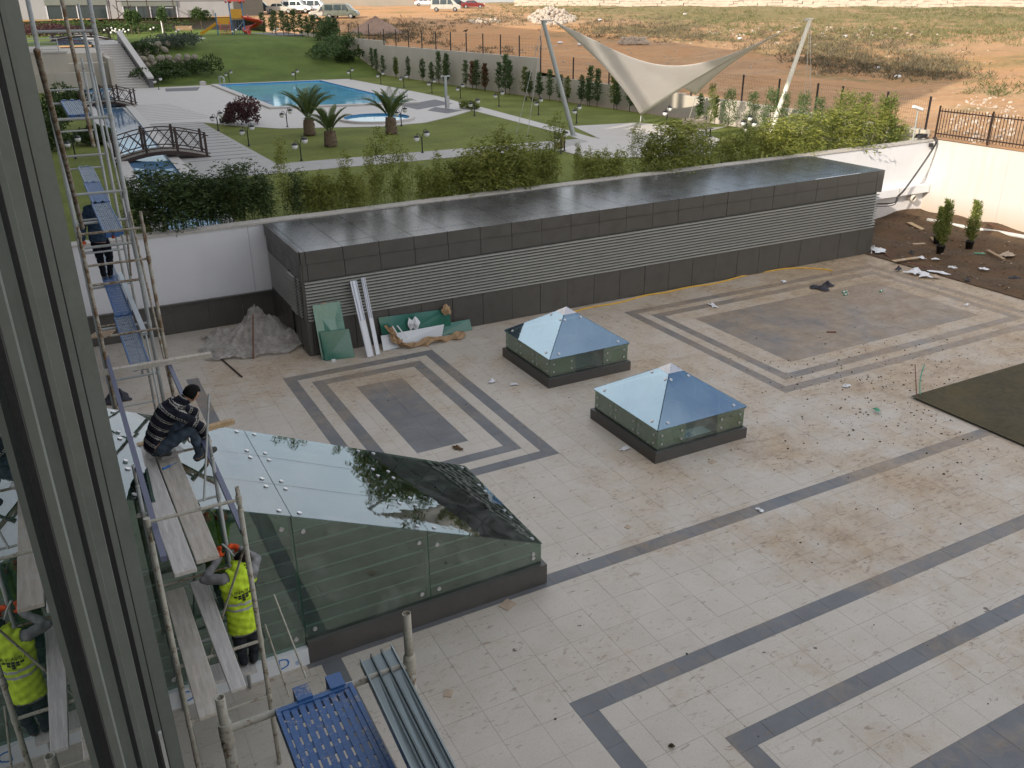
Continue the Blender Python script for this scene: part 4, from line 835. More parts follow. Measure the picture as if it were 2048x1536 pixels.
for i,(px,pt) in enumerate(((528,26),(545,30),(552,26),(568,22),(578,26),(590,24),(605,30),(617,28),(628,34),(640,36),(650,38),(660,42),(672,44))):
    b=az(px,68+.08*(px-528),5.5); st,g1,_,_=CM[i%3]; h=max(2.,ay(px,pt,b.y).z-b.z); plant('conifer',st,'trunk',g1,'crown',b,ru(0,6),(1.8,1.8,h/2.2),'dark conifer, %s from the play tower in the screen before parked vans'%ordn(i),'conifer','conifers screening the parking ground')
# brush and weeds on the waste ground
def inside(p,poly):
    x,y=p; c=False; n=len(poly)
    for i in range(n):
        (a,b),(d,e)=poly[i],poly[i-1]
        if (b>y)!=(e>y) and x<(d-a)*(y-b)/(e-b)+a: c=not c
    return c
def scatter(name,mat,polys,h0,h1,nb):
    m=MB()
    for poly,n in polys:
        xs_=[p[0] for p in poly]; ys_=[p[1] for p in poly]; k=0; t=0
        while k<n and t<n*6:
            t+=1; q=(ru(min(xs_),max(xs_)),ru(min(ys_),max(ys_)))
            if not inside(q,poly): continue
            k+=1; b=gf(max(1,min(2047,q[0]+random.gauss(0,28))),max(6,q[1]+random.gauss(0,5)))
            if b.x<wx(b.y)+.8 and b.y<130: continue
            for j in range(random.randint(2,4)):
                c=b+Vector((ru(-.9,.9),ru(-.9,.9),-.03)); hh=ru(h0,h1)
                for _ in range(nb): d=rdir(.35,1); leafcard(m,c+Vector((ru(-.25,.25),ru(-.25,.25),ru(0,.3)*hh)),d,hh*ru(.5,1),hh*ru(.03,.07))
    return m.build(name,mat,kind='stuff')
scatter('brush','leaf_brush',[([(700,50),(780,40),(900,62),(860,70),(760,68)],160),([(720,62),(760,60),(850,80),(1010,112),(1010,104),(900,92),(735,80)],170),([(1150,60),(1420,55),(1420,85),(1180,80)],200),([(1480,70),(1800,60),(1860,100),(1560,112),(1470,90)],330),([(1610,105),(1900,115),(1930,160),(1700,150),(1600,130)],420),([(930,28),(1060,28),(1070,50),(900,46)],140),([(1100,42),(1300,35),(1420,60),(1200,75)],200)],.22,.6,8)
scatter('bank_weeds','leaf_dry',[([(1060,12),(2048,24),(2048,70),(1500,60),(1080,28)],620),([(1400,60),(2048,55),(2048,90),(1500,80)],300)],.25,.6,7)
scatter('bank_weeds','leaf_brush_green',[([(930,5),(1150,8),(1180,40),(950,24)],260),([(1680,12),(2048,14),(2048,40),(1700,30)],260),([(1400,15),(1500,15),(1500,50),(1380,60)],120),([(1900,170),(2048,150),(2048,190),(1960,190)],40)],.2,.5,7)
# ---------------- lamps ----------------
lst=MB().tube([(0,0,0),(0,0,.72)],.028,8).lathe((0,0,0),[(.07,0),(.06,.06),(.03,.10)],10).tube([(-.24,0,.78),(-.2,0,.90),(-.12,0,.88),(0,0,.62)],.016,6).tube([(.24,0,.98),(.2,0,1.08),(.12,0,1.04),(0,0,.70)],.016,6).mesh('post','lamp_black')
lgl=MB().ball((0,0,0),.135,12,8).mesh('globe','lamp_globe'); lcp=MB().lathe((0,0,0),[(.001,.15),(.11,.12),(.14,.05)],12).mesh('cap','lamp_black')
LP=[(498,292,'on the lawn corner before the round shrub'),(603,322,'on the lawn at the path, below the two palms'),(845,306,'on the lawn between path and paddling pool'),(575,255,'on the lawn edge left of the largest palm'),(437,262,'at the purple shrub beside the pool deck'),(803,252,'in front of the paddling pool, half hidden by palm'),(592,163,'at the far pool edge, left one of two on slope'),(702,160,'at the far right corner of the pool deck'),(459,165,'behind the pool ladder at the slope foot'),(318,180,'among the shrubs at the slope foot'),(762,168,'along the pool deck, first from the far end'),(808,175,'along the pool deck, second from the far end'),(864,186,'along the pool deck, third from the far end'),(921,197,'along the deck end behind the shower'),(949,232,'by the low yellow-green shrub'),(998,213,'along the tan wall lawn, left of the mast'),(1077,230,'in the lawn between tan wall and path'),(1153,247,'on the lawn right beside the left sail mast'),(1122,308,'beside the litter bin'),(1333,250,'behind the sail tip'),(1490,272,'right of the garden bench, rear one'),(1497,285,'right of the garden bench, front one'),(152,318,'on the left lawn behind the scaffolding'),(110,210,'on the far left lawn by the far bridge')]
for i,(px,py,w) in enumerate(LP):
    b=az(px,py,GZ); e=empty('garden_lamp',b,ru(-.5,.5),'twin-globe black garden lamp '+w,'lamp','twin-globe lamps in the garden'); inst('post',lst,e)
    for p in ((-.24,0,.66),(.24,0,.86)): g_=inst('globe',lgl,e,p); inst('cap',lcp,g_,(0,0,.0))
for i,(px,py) in enumerate(((214,62),(222,60),(230,63),(238,66),(246,64),(256,66),(228,68),(243,69),(306,60),(357,66),(470,66),(455,64),(495,60),(553,64))):
    b=az(px,py+8,5.55); e=empty('garden_lamp',b,ru(-.5,.5),'twin-globe lamp on the upper terrace, %s from the left'%ordn(i),'lamp','twin-globe lamps on the upper terrace'); e.scale=(.85,)*3; inst('post',lst,e)
    for p in ((-.24,0,.66),(.24,0,.86)): inst('globe',lgl,e,p)
# ---------------- footbridges ----------------
def bridge(p,q,w,lab,z=GZ):
    p=Vector((p[0],p[1],z+.02)); q=Vector((q[0],q[1],z+.02)); d=(q-p); L=d.length; d.normalize(); s=Vector((-d.y,d.x,0)); e=empty('footbridge',(p+q)/2,0,lab,'bridge','arched wooden footbridges over the channel')
    arc=lambda t:p+d*L*t+Vector((0,0,.38*math.sin(PI*t))); n=16
    for i in range(n):
        a,b=arc(i/n),arc((i+1)/n); pd=(b-a).normalized()
        part(MB().beam(a+pd*.008,b-pd*.008,w,.04),'deck_board','bridge_deck',e)
    for sg in (-1,1):
        o=s*sg*w/2; part(MB().tube([],[]) if 0 else MB().prism([arc(i/12)+o+Vector((0,0,.02)) for i in range(13)]+[arc(i/12)+o+Vector((0,0,-.14)) for i in range(12,-1,-1)],s*sg*.07),'side_beam','bridge_wood',e)
        ts=(.04,.34,.66,.96)
        for t in ts: part(MB().beam(arc(t)+o+Vector((0,0,-.05)),arc(t)+o+Vector((0,0,1.05)),.10,.10,(1,0,0)),'post','bridge_wood',e)
        for h in (.92,.14): part(MB().tube([arc(i/12)+o+Vector((0,0,h)) for i in range(13)],.028,6),'rail','bridge_wood',e)
        m=MB()
        for a,b in zip(ts,ts[1:]):
            mid=(a+b)/2
            for (u,v) in ((a,mid),(mid,b)) if sg else ():
                m.tube([arc(u)+o+Vector((0,0,.14)),arc(v)+o+Vector((0,0,.92))],.02,5).tube([arc(u)+o+Vector((0,0,.92)),arc(v)+o+Vector((0,0,.14))],.02,5)
        for u in ts[:-1]: pass
        part(m,'brace','bridge_wood',e)
A=az(228,327,GZ);B=az(420,312,GZ); bridge((A.x,A.y+.35),(B.x,B.y+.35),1.3,'nearer arched dark wooden footbridge over the blue channel')
A=az(165,217,GZ);B=az(275,214,GZ); bridge((A.x,A.y+.6),(B.x,B.y+.6),1.3,'farther arched dark wooden footbridge over the blue channel')
bridge((3.2,108),(9.2,108),1.6,'small dark footbridge up on the terrace above the cascade',5.6)
# ---------------- shade sail ----------------
mL0=az(1147,272,GZ); mL1=Vector((23.1,39.9,8.16)); mR0=az(1543,268,GZ); mR0=Vector((33.05,33.9,GZ)); mR1=Vector((34.6,33.6,8.18))
for (a,b,mt,lab,rear) in ((mL0,mL1,'mast_shade_grey','leaning steel mast in painted-in shade grey carrying the left corner of the sail',Vector((27.3,46,GZ))),(mR0,mR1,'mast_lit_cream','leaning steel mast in painted-in sunlit cream carrying the right corner of the sail',Vector((35.0,29.9,GZ)))):
    e=empty('sail_mast',a,0,lab,'mast','leaning masts of the shade sail'); part(MB().tube([a,b],[.13,.10],14),'pole',mt,e); part(MB().tube([b-Vector((0,0,.02)),b+Vector((0,0,.03))],.15,12).box(b+Vector((.1 if a is mL0 else -.1,0,-.05)),(.22,.05,.12)),'cap_plate',mt,e); part(MB().lathe(a,[(.001,.0),(.22,0),(.22,.03),(.14,.05)],14),'base_plate',mt,e)
    mm=MB()
    for oy in (-.12,.12): mm.tube([b+Vector((0,oy*.3,-.1)),(Vector((22.2,40.5+oy*5,GZ)) if a is mL0 else Vector((35.0,33.3+oy*2,GZ)))],.014,5)
    part(mm,'stay_cable','pvc_grey',e)
cHL=mL1+Vector((.55,0,.0)); cHR=mR1+Vector((-.4,0,-.06)); cL1=Vector((31.0,42.1,GZ+.25)); cL1=az(1282,232,2.95); cL2=ax(1392,190,33.0)
def bez(a,c,t,pull,ctr): m_=(a+c)/2; m_=m_.lerp(ctr,pull); return a*(1-t)**2+m_*2*t*(1-t)+c*t*t
ctr=(cHL+cHR+cL1+cL2)/4; sv=MB(); n=28; vs=[]
for i in range(n+1):
    for j_ in range(n+1):
        u,v=i/n,j_/n
        b0=bez(cHL,cL1,v,.22,ctr); b1=bez(cL2,cHR,v,.30,ctr); a0=bez(cHL,cL2,u,.30,ctr); a1=bez(cL1,cHR,u,.24,ctr)
        bl=cHL*(1-u)*(1-v)+cL1*(1-u)*v+cL2*u*(1-v)+cHR*u*v
        vs.append(b0*(1-u)+b1*u+a0*(1-v)+a1*v-bl)
sv.add(vs,[(i*(n+1)+k,i*(n+1)+k+1,(i+1)*(n+1)+k+1,(i+1)*(n+1)+k) for i in range(n) for k in range(n)],True)
sv=sv.build('shade_sail','sail_cloth'); tag(sv,'cream four-cornered shade sail stretched between two leaning masts','shade sail')
m_=sv.modifiers.new('thick','SOLIDIFY'); m_.thickness=.008
m=MB().tube([cHL,mL1],.03,6).tube([cHR,mR1],.045,6).tube([cL1,(cL1.x-.1,cL1.y-.1,GZ)],.03,6).tube([cL1,(cL1.x+.4,cL1.y+.1,GZ)],.014,6).tube([cL2,(33.4,cL2.y+1.,GZ)],.02,6)
for k in range(5): m.ball(cHR.lerp(mR1,.1+.2*k),.035,6,4)
m.build('corner_tie','pvc_grey',sv)
# bench, bin, shower, ladder
bn=empty('garden_bench',az(1395,275,GZ),R(-12),'brown slatted wooden bench in the garden below the sail','bench')
for k in range(5): MB().box((0,-.22+.1*k,.44),(1.5,.08,.035)).build('seat_slat','bridge_deck',bn)
for k in range(4): MB().box((0,.26+.03*k,.55+.11*k),(1.5,.03,.09)).build('back_slat','bridge_deck',bn)
for x in (-.6,.6): MB().box((x,-.18,.22),(.06,.06,.44)).build('leg','lamp_black',bn); MB().beam((x,.2,0),(x,.37,.95),.06,.05,(1,0,0)).build('leg','lamp_black',bn)
lb=empty('litter_bin',az(1119,303,GZ),0,'slatted brown litter bin with black posts beside the garden path','bin')
MB().lathe((0,0,.15),[(.001,0),(.17,0),(.17,.52),(.15,.52),(.15,.05)],14).build('liner','lamp_black',lb)
for k in range(14): a=2*PI*k/14; MB().box((.19*math.cos(a),.19*math.sin(a),.42),(.02,.06,.5),rz=a).build('slat','board_brown',lb)
MB().tube([(-.27,0,0),(-.27,0,.95)],.03,8).tube([(.27,0,0),(.27,0,.95)],.03,8).bx(-.3,.3,-.14,.14,-.0,.04).build('frame','lamp_black',lb)
sh=empty('pool_shower',az(893,217,GZ),0,'grey steel pool shower column at the round end of the deck','shower')
MB().box((0,0,1.0),(.16,.12,2.0)).build('column','galvanised',sh); MB().box((.06,-.08,.4),(.22,.12,.8)).build('pedestal','pvc_grey',sh); MB().tube([(0,0,2.0),(-.3,-.05,2.05),(-.36,-.06,1.95)],.03,8).tube([(0,0,2.0),(.3,.05,2.05),(.36,.06,1.95)],.03,8).bx(-.3,.3,-.05,.05,1.98,2.04).build('arm','galvanised',sh)
ld=MB()
for o in (0,.5): ld.tube([(0,o,-.3),(0,o,.6),(-.12,o,.72),(-.3,o,.68),(-.36,o,.5),(-.36,o,0)],.022,6)
ld=ld.build('pool_ladder','steel'); ld.location=(14.9,79.3,GZ+.1); tag(ld,'curved steel ladder rails at the far left pool corner','ladder')
ld=MB()
for o in (0,.5): ld.tube([(0,o,-.3),(0,o,.6),(.12,o,.72),(.3,o,.68),(.36,o,.5),(.36,o,0)],.022,6)
ld=ld.build('pool_ladder','steel'); ld.location=(23.0,59.2,GZ+.1); tag(ld,'curved steel ladder rails at the right pool corner','ladder')
bx_=MB().box((0,0,.15),(.5,.4,.3)).lathe((0,0,.3),[(.2,0),(.15,.06),(.001,.08)],10).build('pump_box','deck_stone'); bx_.location=az(406,171,GZ); tag(bx_,'small pale box at the pool deck edge below the slope','box')
# ---------------- stairs, cascade, boulders ----------------
sr=struct(empty('garden_stair',(8,82,GZ))); n=18
for k in range(n): y=81.4+.85*k*.95; part(MB().bx(6.75-.02*k,9.1-.02*k,y,98.5,GZ-.3+.165*k,GZ+.165*(k+1)),'step','deck_stone',sr)
bal=empty('stair_balustrade',(9.3,82,GZ),0,'sloping pale stone balustrade on the right of the garden stair','balustrade'); m=MB().prism([(9.12,81.2,GZ),(9.12,81.2,GZ+.75),(8.85,97.6,GZ+3.9),(8.85,98.6,GZ+3.9),(8.85,98.6,GZ)],(.35,0,0)); fixnormals(part(m,'flank','stone_dark',bal)); m=MB().prism([(9.05,81.0,GZ+.75),(9.05,81.0,GZ+.87),(8.78,98.0,GZ+4.05),(8.78,98,GZ+3.92)],(.5,0,0)); fixnormals(part(m,'cap_stone','deck_stone',bal))
cw=empty('cascade_wall',(3,82,GZ),0,'beige stepped retaining wall of the water cascade left of stair','wall')
part(MB().bx(-14,3.4,82.0,97,2,5.5),'upper_wall','concrete_tan',cw); part(MB().bx(3.4,6.3,83,98,2,4.6),'basin_block','concrete_tan',cw); part(MB().bx(3.3,6.4,85,98,4.6,5.3),'basin_block','concrete_tan',cw); part(MB().bx(6.3,6.7,81.4,98,2,5.0),'cheek_wall','concrete_tan',cw); part(MB().bx(-14,3.5,81.9,82.3,5.5,5.62),'coping','deck_stone',cw); part(MB().bx(-14,4.9,81.2,82,2,4.0),'planter_wall','concrete_tan',cw)
struct(MB().bx(3.5,6.6,98,125,5.45,5.56).build('cascade_water','water_channel')); sheet('upper_walk','deck_stone_grey',[(6.7,98.4),(9.2,98.4),(9.2,136),(6.7,136)],5.57)
hr=empty('handrail',(0,82.5,5.6),0,'white tubular handrail on top of the cascade wall','railing')
for k in range(4): part(MB().tube([(-3,82.2,5.75+.27*k),(2.9,82.2,5.75+.27*k)],.035,6),'rail','pvc_grey',hr)
for x in (-2.6,0,2.9): part(MB().tube([(x,82.2,5.6),(x,82.2,6.6)],.04,6),'post','pvc_grey',hr)
for (a,b,zz,lab) in (((280,138),(402,134),3.1,'lower curved boulder wall on the planted slope'),((276,113),(345,104),4.3,'upper boulder wall on the planted slope')):
    P=gs(*a);Q=gs(*b); e=empty('boulder_wall',P,0,lab,'boulder wall','boulder walls terracing the slope'); n=int((Q-P).length/.75)
    for i in range(n):
        for r in range(2):
            c=P.lerp(Q,(i+.5*r)/n); c.z=max(GZ,slopez(c.x,c.y)); o=part(MB().ball(c+Vector((ru(-.1,.1),ru(-.2,.2)+.3*r,.3+.5*r)),.5,7,5,(ru(.75,1),ru(.6,.9),ru(.5,.7)),Matrix.Rotation(ru(0,6),3,rdir())),'boulder','rock',e)
            for p in o.data.polygons: p.use_smooth=False
# ---------------- scaffolding along the facade ----------------
def frame(Y,x0,x1,z0,zl,zr,rungs,mat,lab,dy=0.,pr=.024,caps=True):
    e=empty('scaffold_tower',(x0,Y,z0),0,lab,'scaffold','tube scaffold frames along the facade')
    for x,z,d in ((x0,zl,0),(x1,zr,dy)):
        part(MB().pipe((x,Y+d,z0),(x,Y+d,z-.28),pr*1.22,.006,14).pipe((x,Y+d,z-.30),(x,Y+d,z),pr,.005,14).lathe((x,Y+d,z-.30),[(pr*1.2,-.02),(pr*1.36,-.01),(pr*1.36,.015),(pr,.03)],14),'post',mat,e)
    for r in rungs:
        z,m2=r if isinstance(r,tuple) else (r,mat); part(MB().tube([(x0,Y,z),(x1,Y+dy,z)],pr*.82 if z0<5 else pr,10),'rung',m2,e)
        for x,d in ((x0,0),(x1,dy)): part(MB().tube([(x,Y+d,z-.05),(x,Y+d,z+.05)],pr*1.42,12),'coupler',mat,e)
    return e
frame(3.5,.25,1.225,0,5.93,6.06,[(5.72,'scaffold_cream'),3.8,1.9],'scaffold_cream','nearest cream scaffold frame with open rusty tube tops below the window')
frame(8.7,.235,1.19,0,4.0,4.13,[3.97,(1.15,'scaffold_cream'),2.0],'scaffold_cream','cream scaffold frame in front of the worker in the yellow vest')
frame(10.25,.25,1.16,0,3.9,4.05,[3.2,1.05,(2.1,'scaffold_rust')],'scaffold_grey','grey scaffold frame beside the crouching worker, passing behind the vest',0.,.02)
frame(11.75,.28,1.25,0,3.2,3.24,[3.2,2.1,1.],'scaffold_rust','short scaffold frame carrying the planks under the crouching worker')
frame(14.6,.28,1.2,0,5.9,6.04,[(3.46,'scaffold_rust'),(4.1,'scaffold_rust'),5.28,(5.78,'scaffold_rust'),2.5,(1.5,'scaffold_rust'),.6],'scaffold_rust','rusty scaffold frame at the near end of the blue decks')
frame(17.0,.30,1.2,0,9.9,9.9,[.6,1.5,2.4,3.44,(4.3,'scaffold_rust'),5.0,5.44,5.95,7.22,8.6],'scaffold_grey','tall grey scaffold frame rising left of the footbridges, nearer of two',.0,.03)
frame(19.9,.36,1.2,0,9.9,8.8,[.6,1.5,2.5,3.44,4.2,4.9,5.44,6.2,7.22],'scaffold_grey','tall grey scaffold frame behind the nearer tall one')
frame(23.2,.42,1.25,0,7.9,7.9,[(1.5,'scaffold_rust'),2.5,3.44,4.4,5.44,6.3,7.22],'scaffold_grey','farthest grey scaffold frame, before the white retaining wall')
def strut(p,q,mat,lab,r=.02,name='scaffold_brace'): 
    o=MB().tube([p,q],r,8); 
    for e in (p,q): o.ball(e,r*1.15,6,4)
    return tag(o.build(name,mat),lab,'scaffold brace')
strut((1.2,17,4.0),(1.2,19.9,9.0),'scaffold_grey','long diagonal scaffold brace between the two tall frames, outer side')
strut((1.22,19.9,3.6),(1.22,17.05,6.6),'scaffold_rust','diagonal brace crossing the long one on the outer side')
strut((1.22,14.6,2.2),(1.22,17,5.6),'scaffold_rust','rusty diagonal brace rising from the rusty frame')
strut((.98,14.6,.3),(1.1,17,3.3),'scaffold_grey','thin low diagonal brace under the blue decks')
strut((.75,15.2,7.0),(.72,15.6,9.6),'scaffold_rust','loose rusty tube hanging down at the top of the scaffold',.03)
strut((.32,13.6,6.1),(.16,9.8,8.6),'scaffold_rust','rusty tube standing beside the facade at the top left',.03)
strut(ay(548,1190,9.9),ay(612,1355,8.9),'scaffold_cream','thin brace foot reaching the paving right of the vest worker',.013)
strut(ay(530,1250,9.7),az(578,1392,.1),'scaffold_cream','thin brace crossing down to the blue deck hook',.014)
strut(ay(418,790,10.3),ay(408,1000,9.6),'scaffold_grey','thin tube beside the crouching worker\'s boot',.014)
strut((1.17,8.75,3.3),(.62,9.9,.9),'scaffold_cream','thin diagonal tube passing in front of the vest worker',.014)
# guard rails and boards
def bar(name,p,q,w,h,mat,lab,cat,bv=0):
    o=MB().beam((0,0,0),Vector(q)-Vector(p),w,h).build(name,mat); o.location=p; tag(o,lab,cat)
    if bv: bevel(o,bv,1)
    return o
bar('guard_tube',ay(486,1062,8.72),ay(335,722,14.75),.062,.062,'beam_blue','blue-grey square tube on the right of the planks by the worker','tube')
bar('guard_tube',ay(328,1118,8.0),ay(214,715,14.75),.062,.062,'beam_blue','blue-grey square tube on the left of the planks by the facade','tube')
bar('wooden_batten',(.12,14.52,3.53),(1.9,14.48,3.53),.10,.08,'plank_wood','pale wooden batten across the near end of the blue decks','batten')
bar('wooden_batten',(.14,12.05,3.26),(1.78,12.25,3.26),.09,.07,'timber_new','fresh orange-edged batten under the crouching worker','batten')
for (x0,x1,x2,x3,y0,y1,mt,lab) in ((.39,.63,.30,.56,8.66,12.1,'plank_pale','left of the two thick planks under the crouching worker'),(.645,.90,.575,.86,8.80,12.2,'plank_wood','right of the two thick planks under the crouching worker')):
    o=MB().prism([(x0,y0,3.22),(x1,y0,3.22),(x3,y1,3.22),(x2,y1,3.22)],(0,0,.055)).build('plank',mt); tag(o,lab,'plank','thick scaffold planks'); fixnormals(o); bevel(o,.006,1); origin(o,((x0+x1)/2,(y0+y1)/2,3.25))
for (x0,x1,x2,x3,y0,y1,mt,lab) in ((.31,.57,.30,.54,7.7,10.15,'plank_wood','lower plank nearest the facade beside the vest worker'),(.69,.86,.62,.84,7.95,10.2,'plank_pale','lower cracked plank right beside the vest worker')):
    o=MB().prism([(x0,y0,2.02),(x1,y0,2.02),(x3,y1,2.02),(x2,y1,2.02)],(0,0,.05)).build('plank',mt); tag(o,lab,'plank','thick scaffold planks'); fixnormals(o); bevel(o,.006,1); origin(o,((x0+x1)/2,(y0+y1)/2,2.04))
bar('plank',(.35,9.68,.93),(1.2,9.62,.93),.34,.05,'plank_pale','short low plank under the vest worker\'s boots','plank')
def deck(loc,L,w,lab,mats,dirv=(0,1,0),hooks=True,slots=True):
    """steel scaffold deck: folded edges, ribs and rows of slots"""
    e=empty('scaffold_deck',loc,math.atan2(-dirv[0],dirv[1]),lab,'scaffold deck','blue steel scaffold decks'); n=max(1,round(L/1.9)); m0=mats
    m=MB()
    nx=9; ny=int(L/.09)
    for i in range(nx): m.k=0; m.bx(-w/2+w*i/nx,-w/2+w*(i+1)/nx-.011,.02,L-.02,-.006,0 if i%2 else .004)
    m.build('rib_sheet',m0[0],e)
    m=MB()
    for y in range(ny+1):
        yy=.02+(L-.04)*y/ny
        if slots and y%2==0: m.bx(-w/2,w/2,yy-.035,yy+.012,-.007,-.002)
        else: m.bx(-w/2,w/2,yy-.02,yy+.02,-.007,-.002)
    m.build('cross_web',m0[0],e)
    [MB().bx(x-.011,x+.011,0,L,-.06,.012).build('edge_channel',m0[-1],e) for x in (-w/2-.009,w/2+.009)]
    [MB().bx(-w/2-.02,w/2+.02,y-.014,y+.014,-.06,.008).build('end_channel',m0[-1],e) for y in (.004,L-.004)]
    if hooks:
        for x in (-w*.38,w*.1):
            for y0,y1 in ((-.10,.0),(L,L+.10)): MB().bx(x-.03,x+.05,y0,y1,-.01,.02).bx(x-.03,x+.05,y0 if y0<0 else y1-.02,(y0+.02) if y0<0 else y1,-.07,-.01).build('hook',m0[-1],e)
    return e
# nearest deck hangs from the nearest frame and runs back under the window
deck((.69,3.46,5.76),2.2,.36,'worn blue slotted scaffold deck right below the window',['deck_blue'],(0.0,-1,0))
deck((.78,14.66,3.51),2.75,.27,'blue deck in front, nearest of the lower scaffold level',['deck_grey_blue','deck_blue'])
deck((.81,17.5,3.52),2.9,.27,'blue deck under the standing worker\'s foot',['deck_blue'])
deck((.83,20.5,3.50),2.6,.27,'dusty deck at the far end of lower level',['deck_grey_blue'])
deck((.83,15.8,5.50),2.6,.27,'pale blue deck in front of the standing worker\'s head',['deck_grey_blue','deck_blue'])
deck((.85,18.5,5.50),2.3,.27,'blue deck, middle one of the upper level',['deck_blue'])
deck((.87,20.85,5.49),2.2,.27,'brownish grey deck at the far end of upper level',['deck_grey_blue'])
deck((.72,17.1,7.27),2.7,.30,'short blue deck at the top of the scaffold',['deck_grey_blue','deck_blue'])
bar('metal_sheet',(1.02,15.9,3.6),(1.02,20.2,3.6),.09,.05,'galvanised','long galvanised channel lying beside the lower blue decks','channel')
bar('leaning_board',(.34,20.9,2.0),(.62,24.6,.9),.5,.03,'board_brown','brown board leaning behind the scaffold before the white wall','board')
# grey aluminium profiles at the bottom
pb=[az(742,1330,5.3),az(790,1308,5.3)]
d=empty('aluminium_profile',(1.0,3.0,5.74),0,'long grey-green metal profiles with raised ribs laid on the nearest tube','profile')
ov=lambda px,py:ay(px,py,3.58)
A=ay(720,1325,3.72);B=ay(782,1297,3.72); C=ay(818,1536,2.55);D_=ay(905,1536,2.55)
w3=(B-A)/3; l3=(C-A); up=Vector((0,0,1))
for k in range(3):
    p=A+w3*k; q=A+w3*(k+1); dr=((C+(D_-C)*k/3)-p)*1.5; e2=((C+(D_-C)*(k+1)/3)-q)*1.5
    m=MB(); th=Vector((0,0,-.008)); m.add([p,q,q+e2,p+dr,p+th,q+th,q+e2+th,p+dr+th],[(0,1,2,3),(7,6,5,4),(0,4,5,1),(1,5,6,2),(3,7,4,0)])
    part(m,'profile_web','profile_grey',d)
    for s_,dd in ((p,dr),(q,e2)): part(MB().beam(s_+Vector((.004,0,.0)),s_+dd+Vector((.004,0,.0)),.008,.05),'profile_rib','profile_grey',d)
# ---------------- people ----------------
def smoothmesh(m,vox,name):
    o=m.build(name,'skin'); r=o.modifiers.new('r','REMESH'); r.mode='VOXEL'; r.voxel_size=vox; s=o.modifiers.new('s','SMOOTH'); s.factor=.5; s.iterations=5
    bpy.context.view_layer.update(); dg=bpy.context.evaluated_depsgraph_get(); me=bpy.data.meshes.new_from_object(o.evaluated_get(dg)); bpy.data.objects.remove(o)
    for p in me.polygons: p.use_smooth=True
    return me
def cap(m,a,b,ra,rb,n=12):
    a=Vector(a);b=Vector(b); m.tube([a.lerp(b,t) for t in (0,.25,.5,.75,1)],[lerp(ra,rb,t)*(1+.10*math.sin(PI*t)) for t in (0,.25,.5,.75,1)],n); m.ball(a,ra,10,8); m.ball(b,rb,10,8)
def basis(x,up):
    x=Vector(x).normalized(); z=(Vector(up)-x*Vector(up).dot(x)).normalized(); y=z.cross(x); return Matrix((x,y,z)).transposed()
def hand(m,w,d,nrm,side,sc=1.,curl=.7):
    """palm, four unequal bent fingers, thumb off the side"""
    d=Vector(d).normalized(); nrm=(Vector(nrm)-d*Vector(nrm).dot(d)).normalized(); s=d.cross(nrm)*side; w=Vector(w); pc=w+d*.05*sc; Q=Matrix((d,s,nrm)).transposed()
    m.ball(pc,.05*sc,10,7,(1.,.82,.40),Q)
    for i,(o,L) in enumerate(((-.030,.072),(-.010,.082),(.011,.077),(.031,.060))):
        b=pc+d*.036*sc+s*o*sc; k=b+(d*math.cos(curl*.5)-nrm*math.sin(curl*.5))*L*.5*sc; t=k+(d*math.cos(curl*1.5)-nrm*math.sin(curl*1.5))*L*.5*sc; cap(m,b,k,.0105*sc,.0095*sc,7); cap(m,k,t,.0095*sc,.008*sc,7)
    b=w+d*.025*sc-s*.03*sc; k=b+(d*.6-s*.75-nrm*.3).normalized()*.04*sc; t=k+(d*.9-s*.2-nrm*.4).normalized()*.032*sc; cap(m,b,k,.0135*sc,.011*sc,7); cap(m,k,t,.011*sc,.009*sc,7)
def foot(m,an,toe,r=.045):
    an=Vector(an);toe=Vector(toe); d=(toe-an); d.normalize(); heel=an-d*.05+Vector((0,0,-.045)); L=.24
    ball_=an+(toe-an)*.72; cap(m,heel,ball_+Vector((0,0,-.0)),.042,.044); cap(m,ball_,toe,.044,.034); cap(m,an,heel,.046,.044)
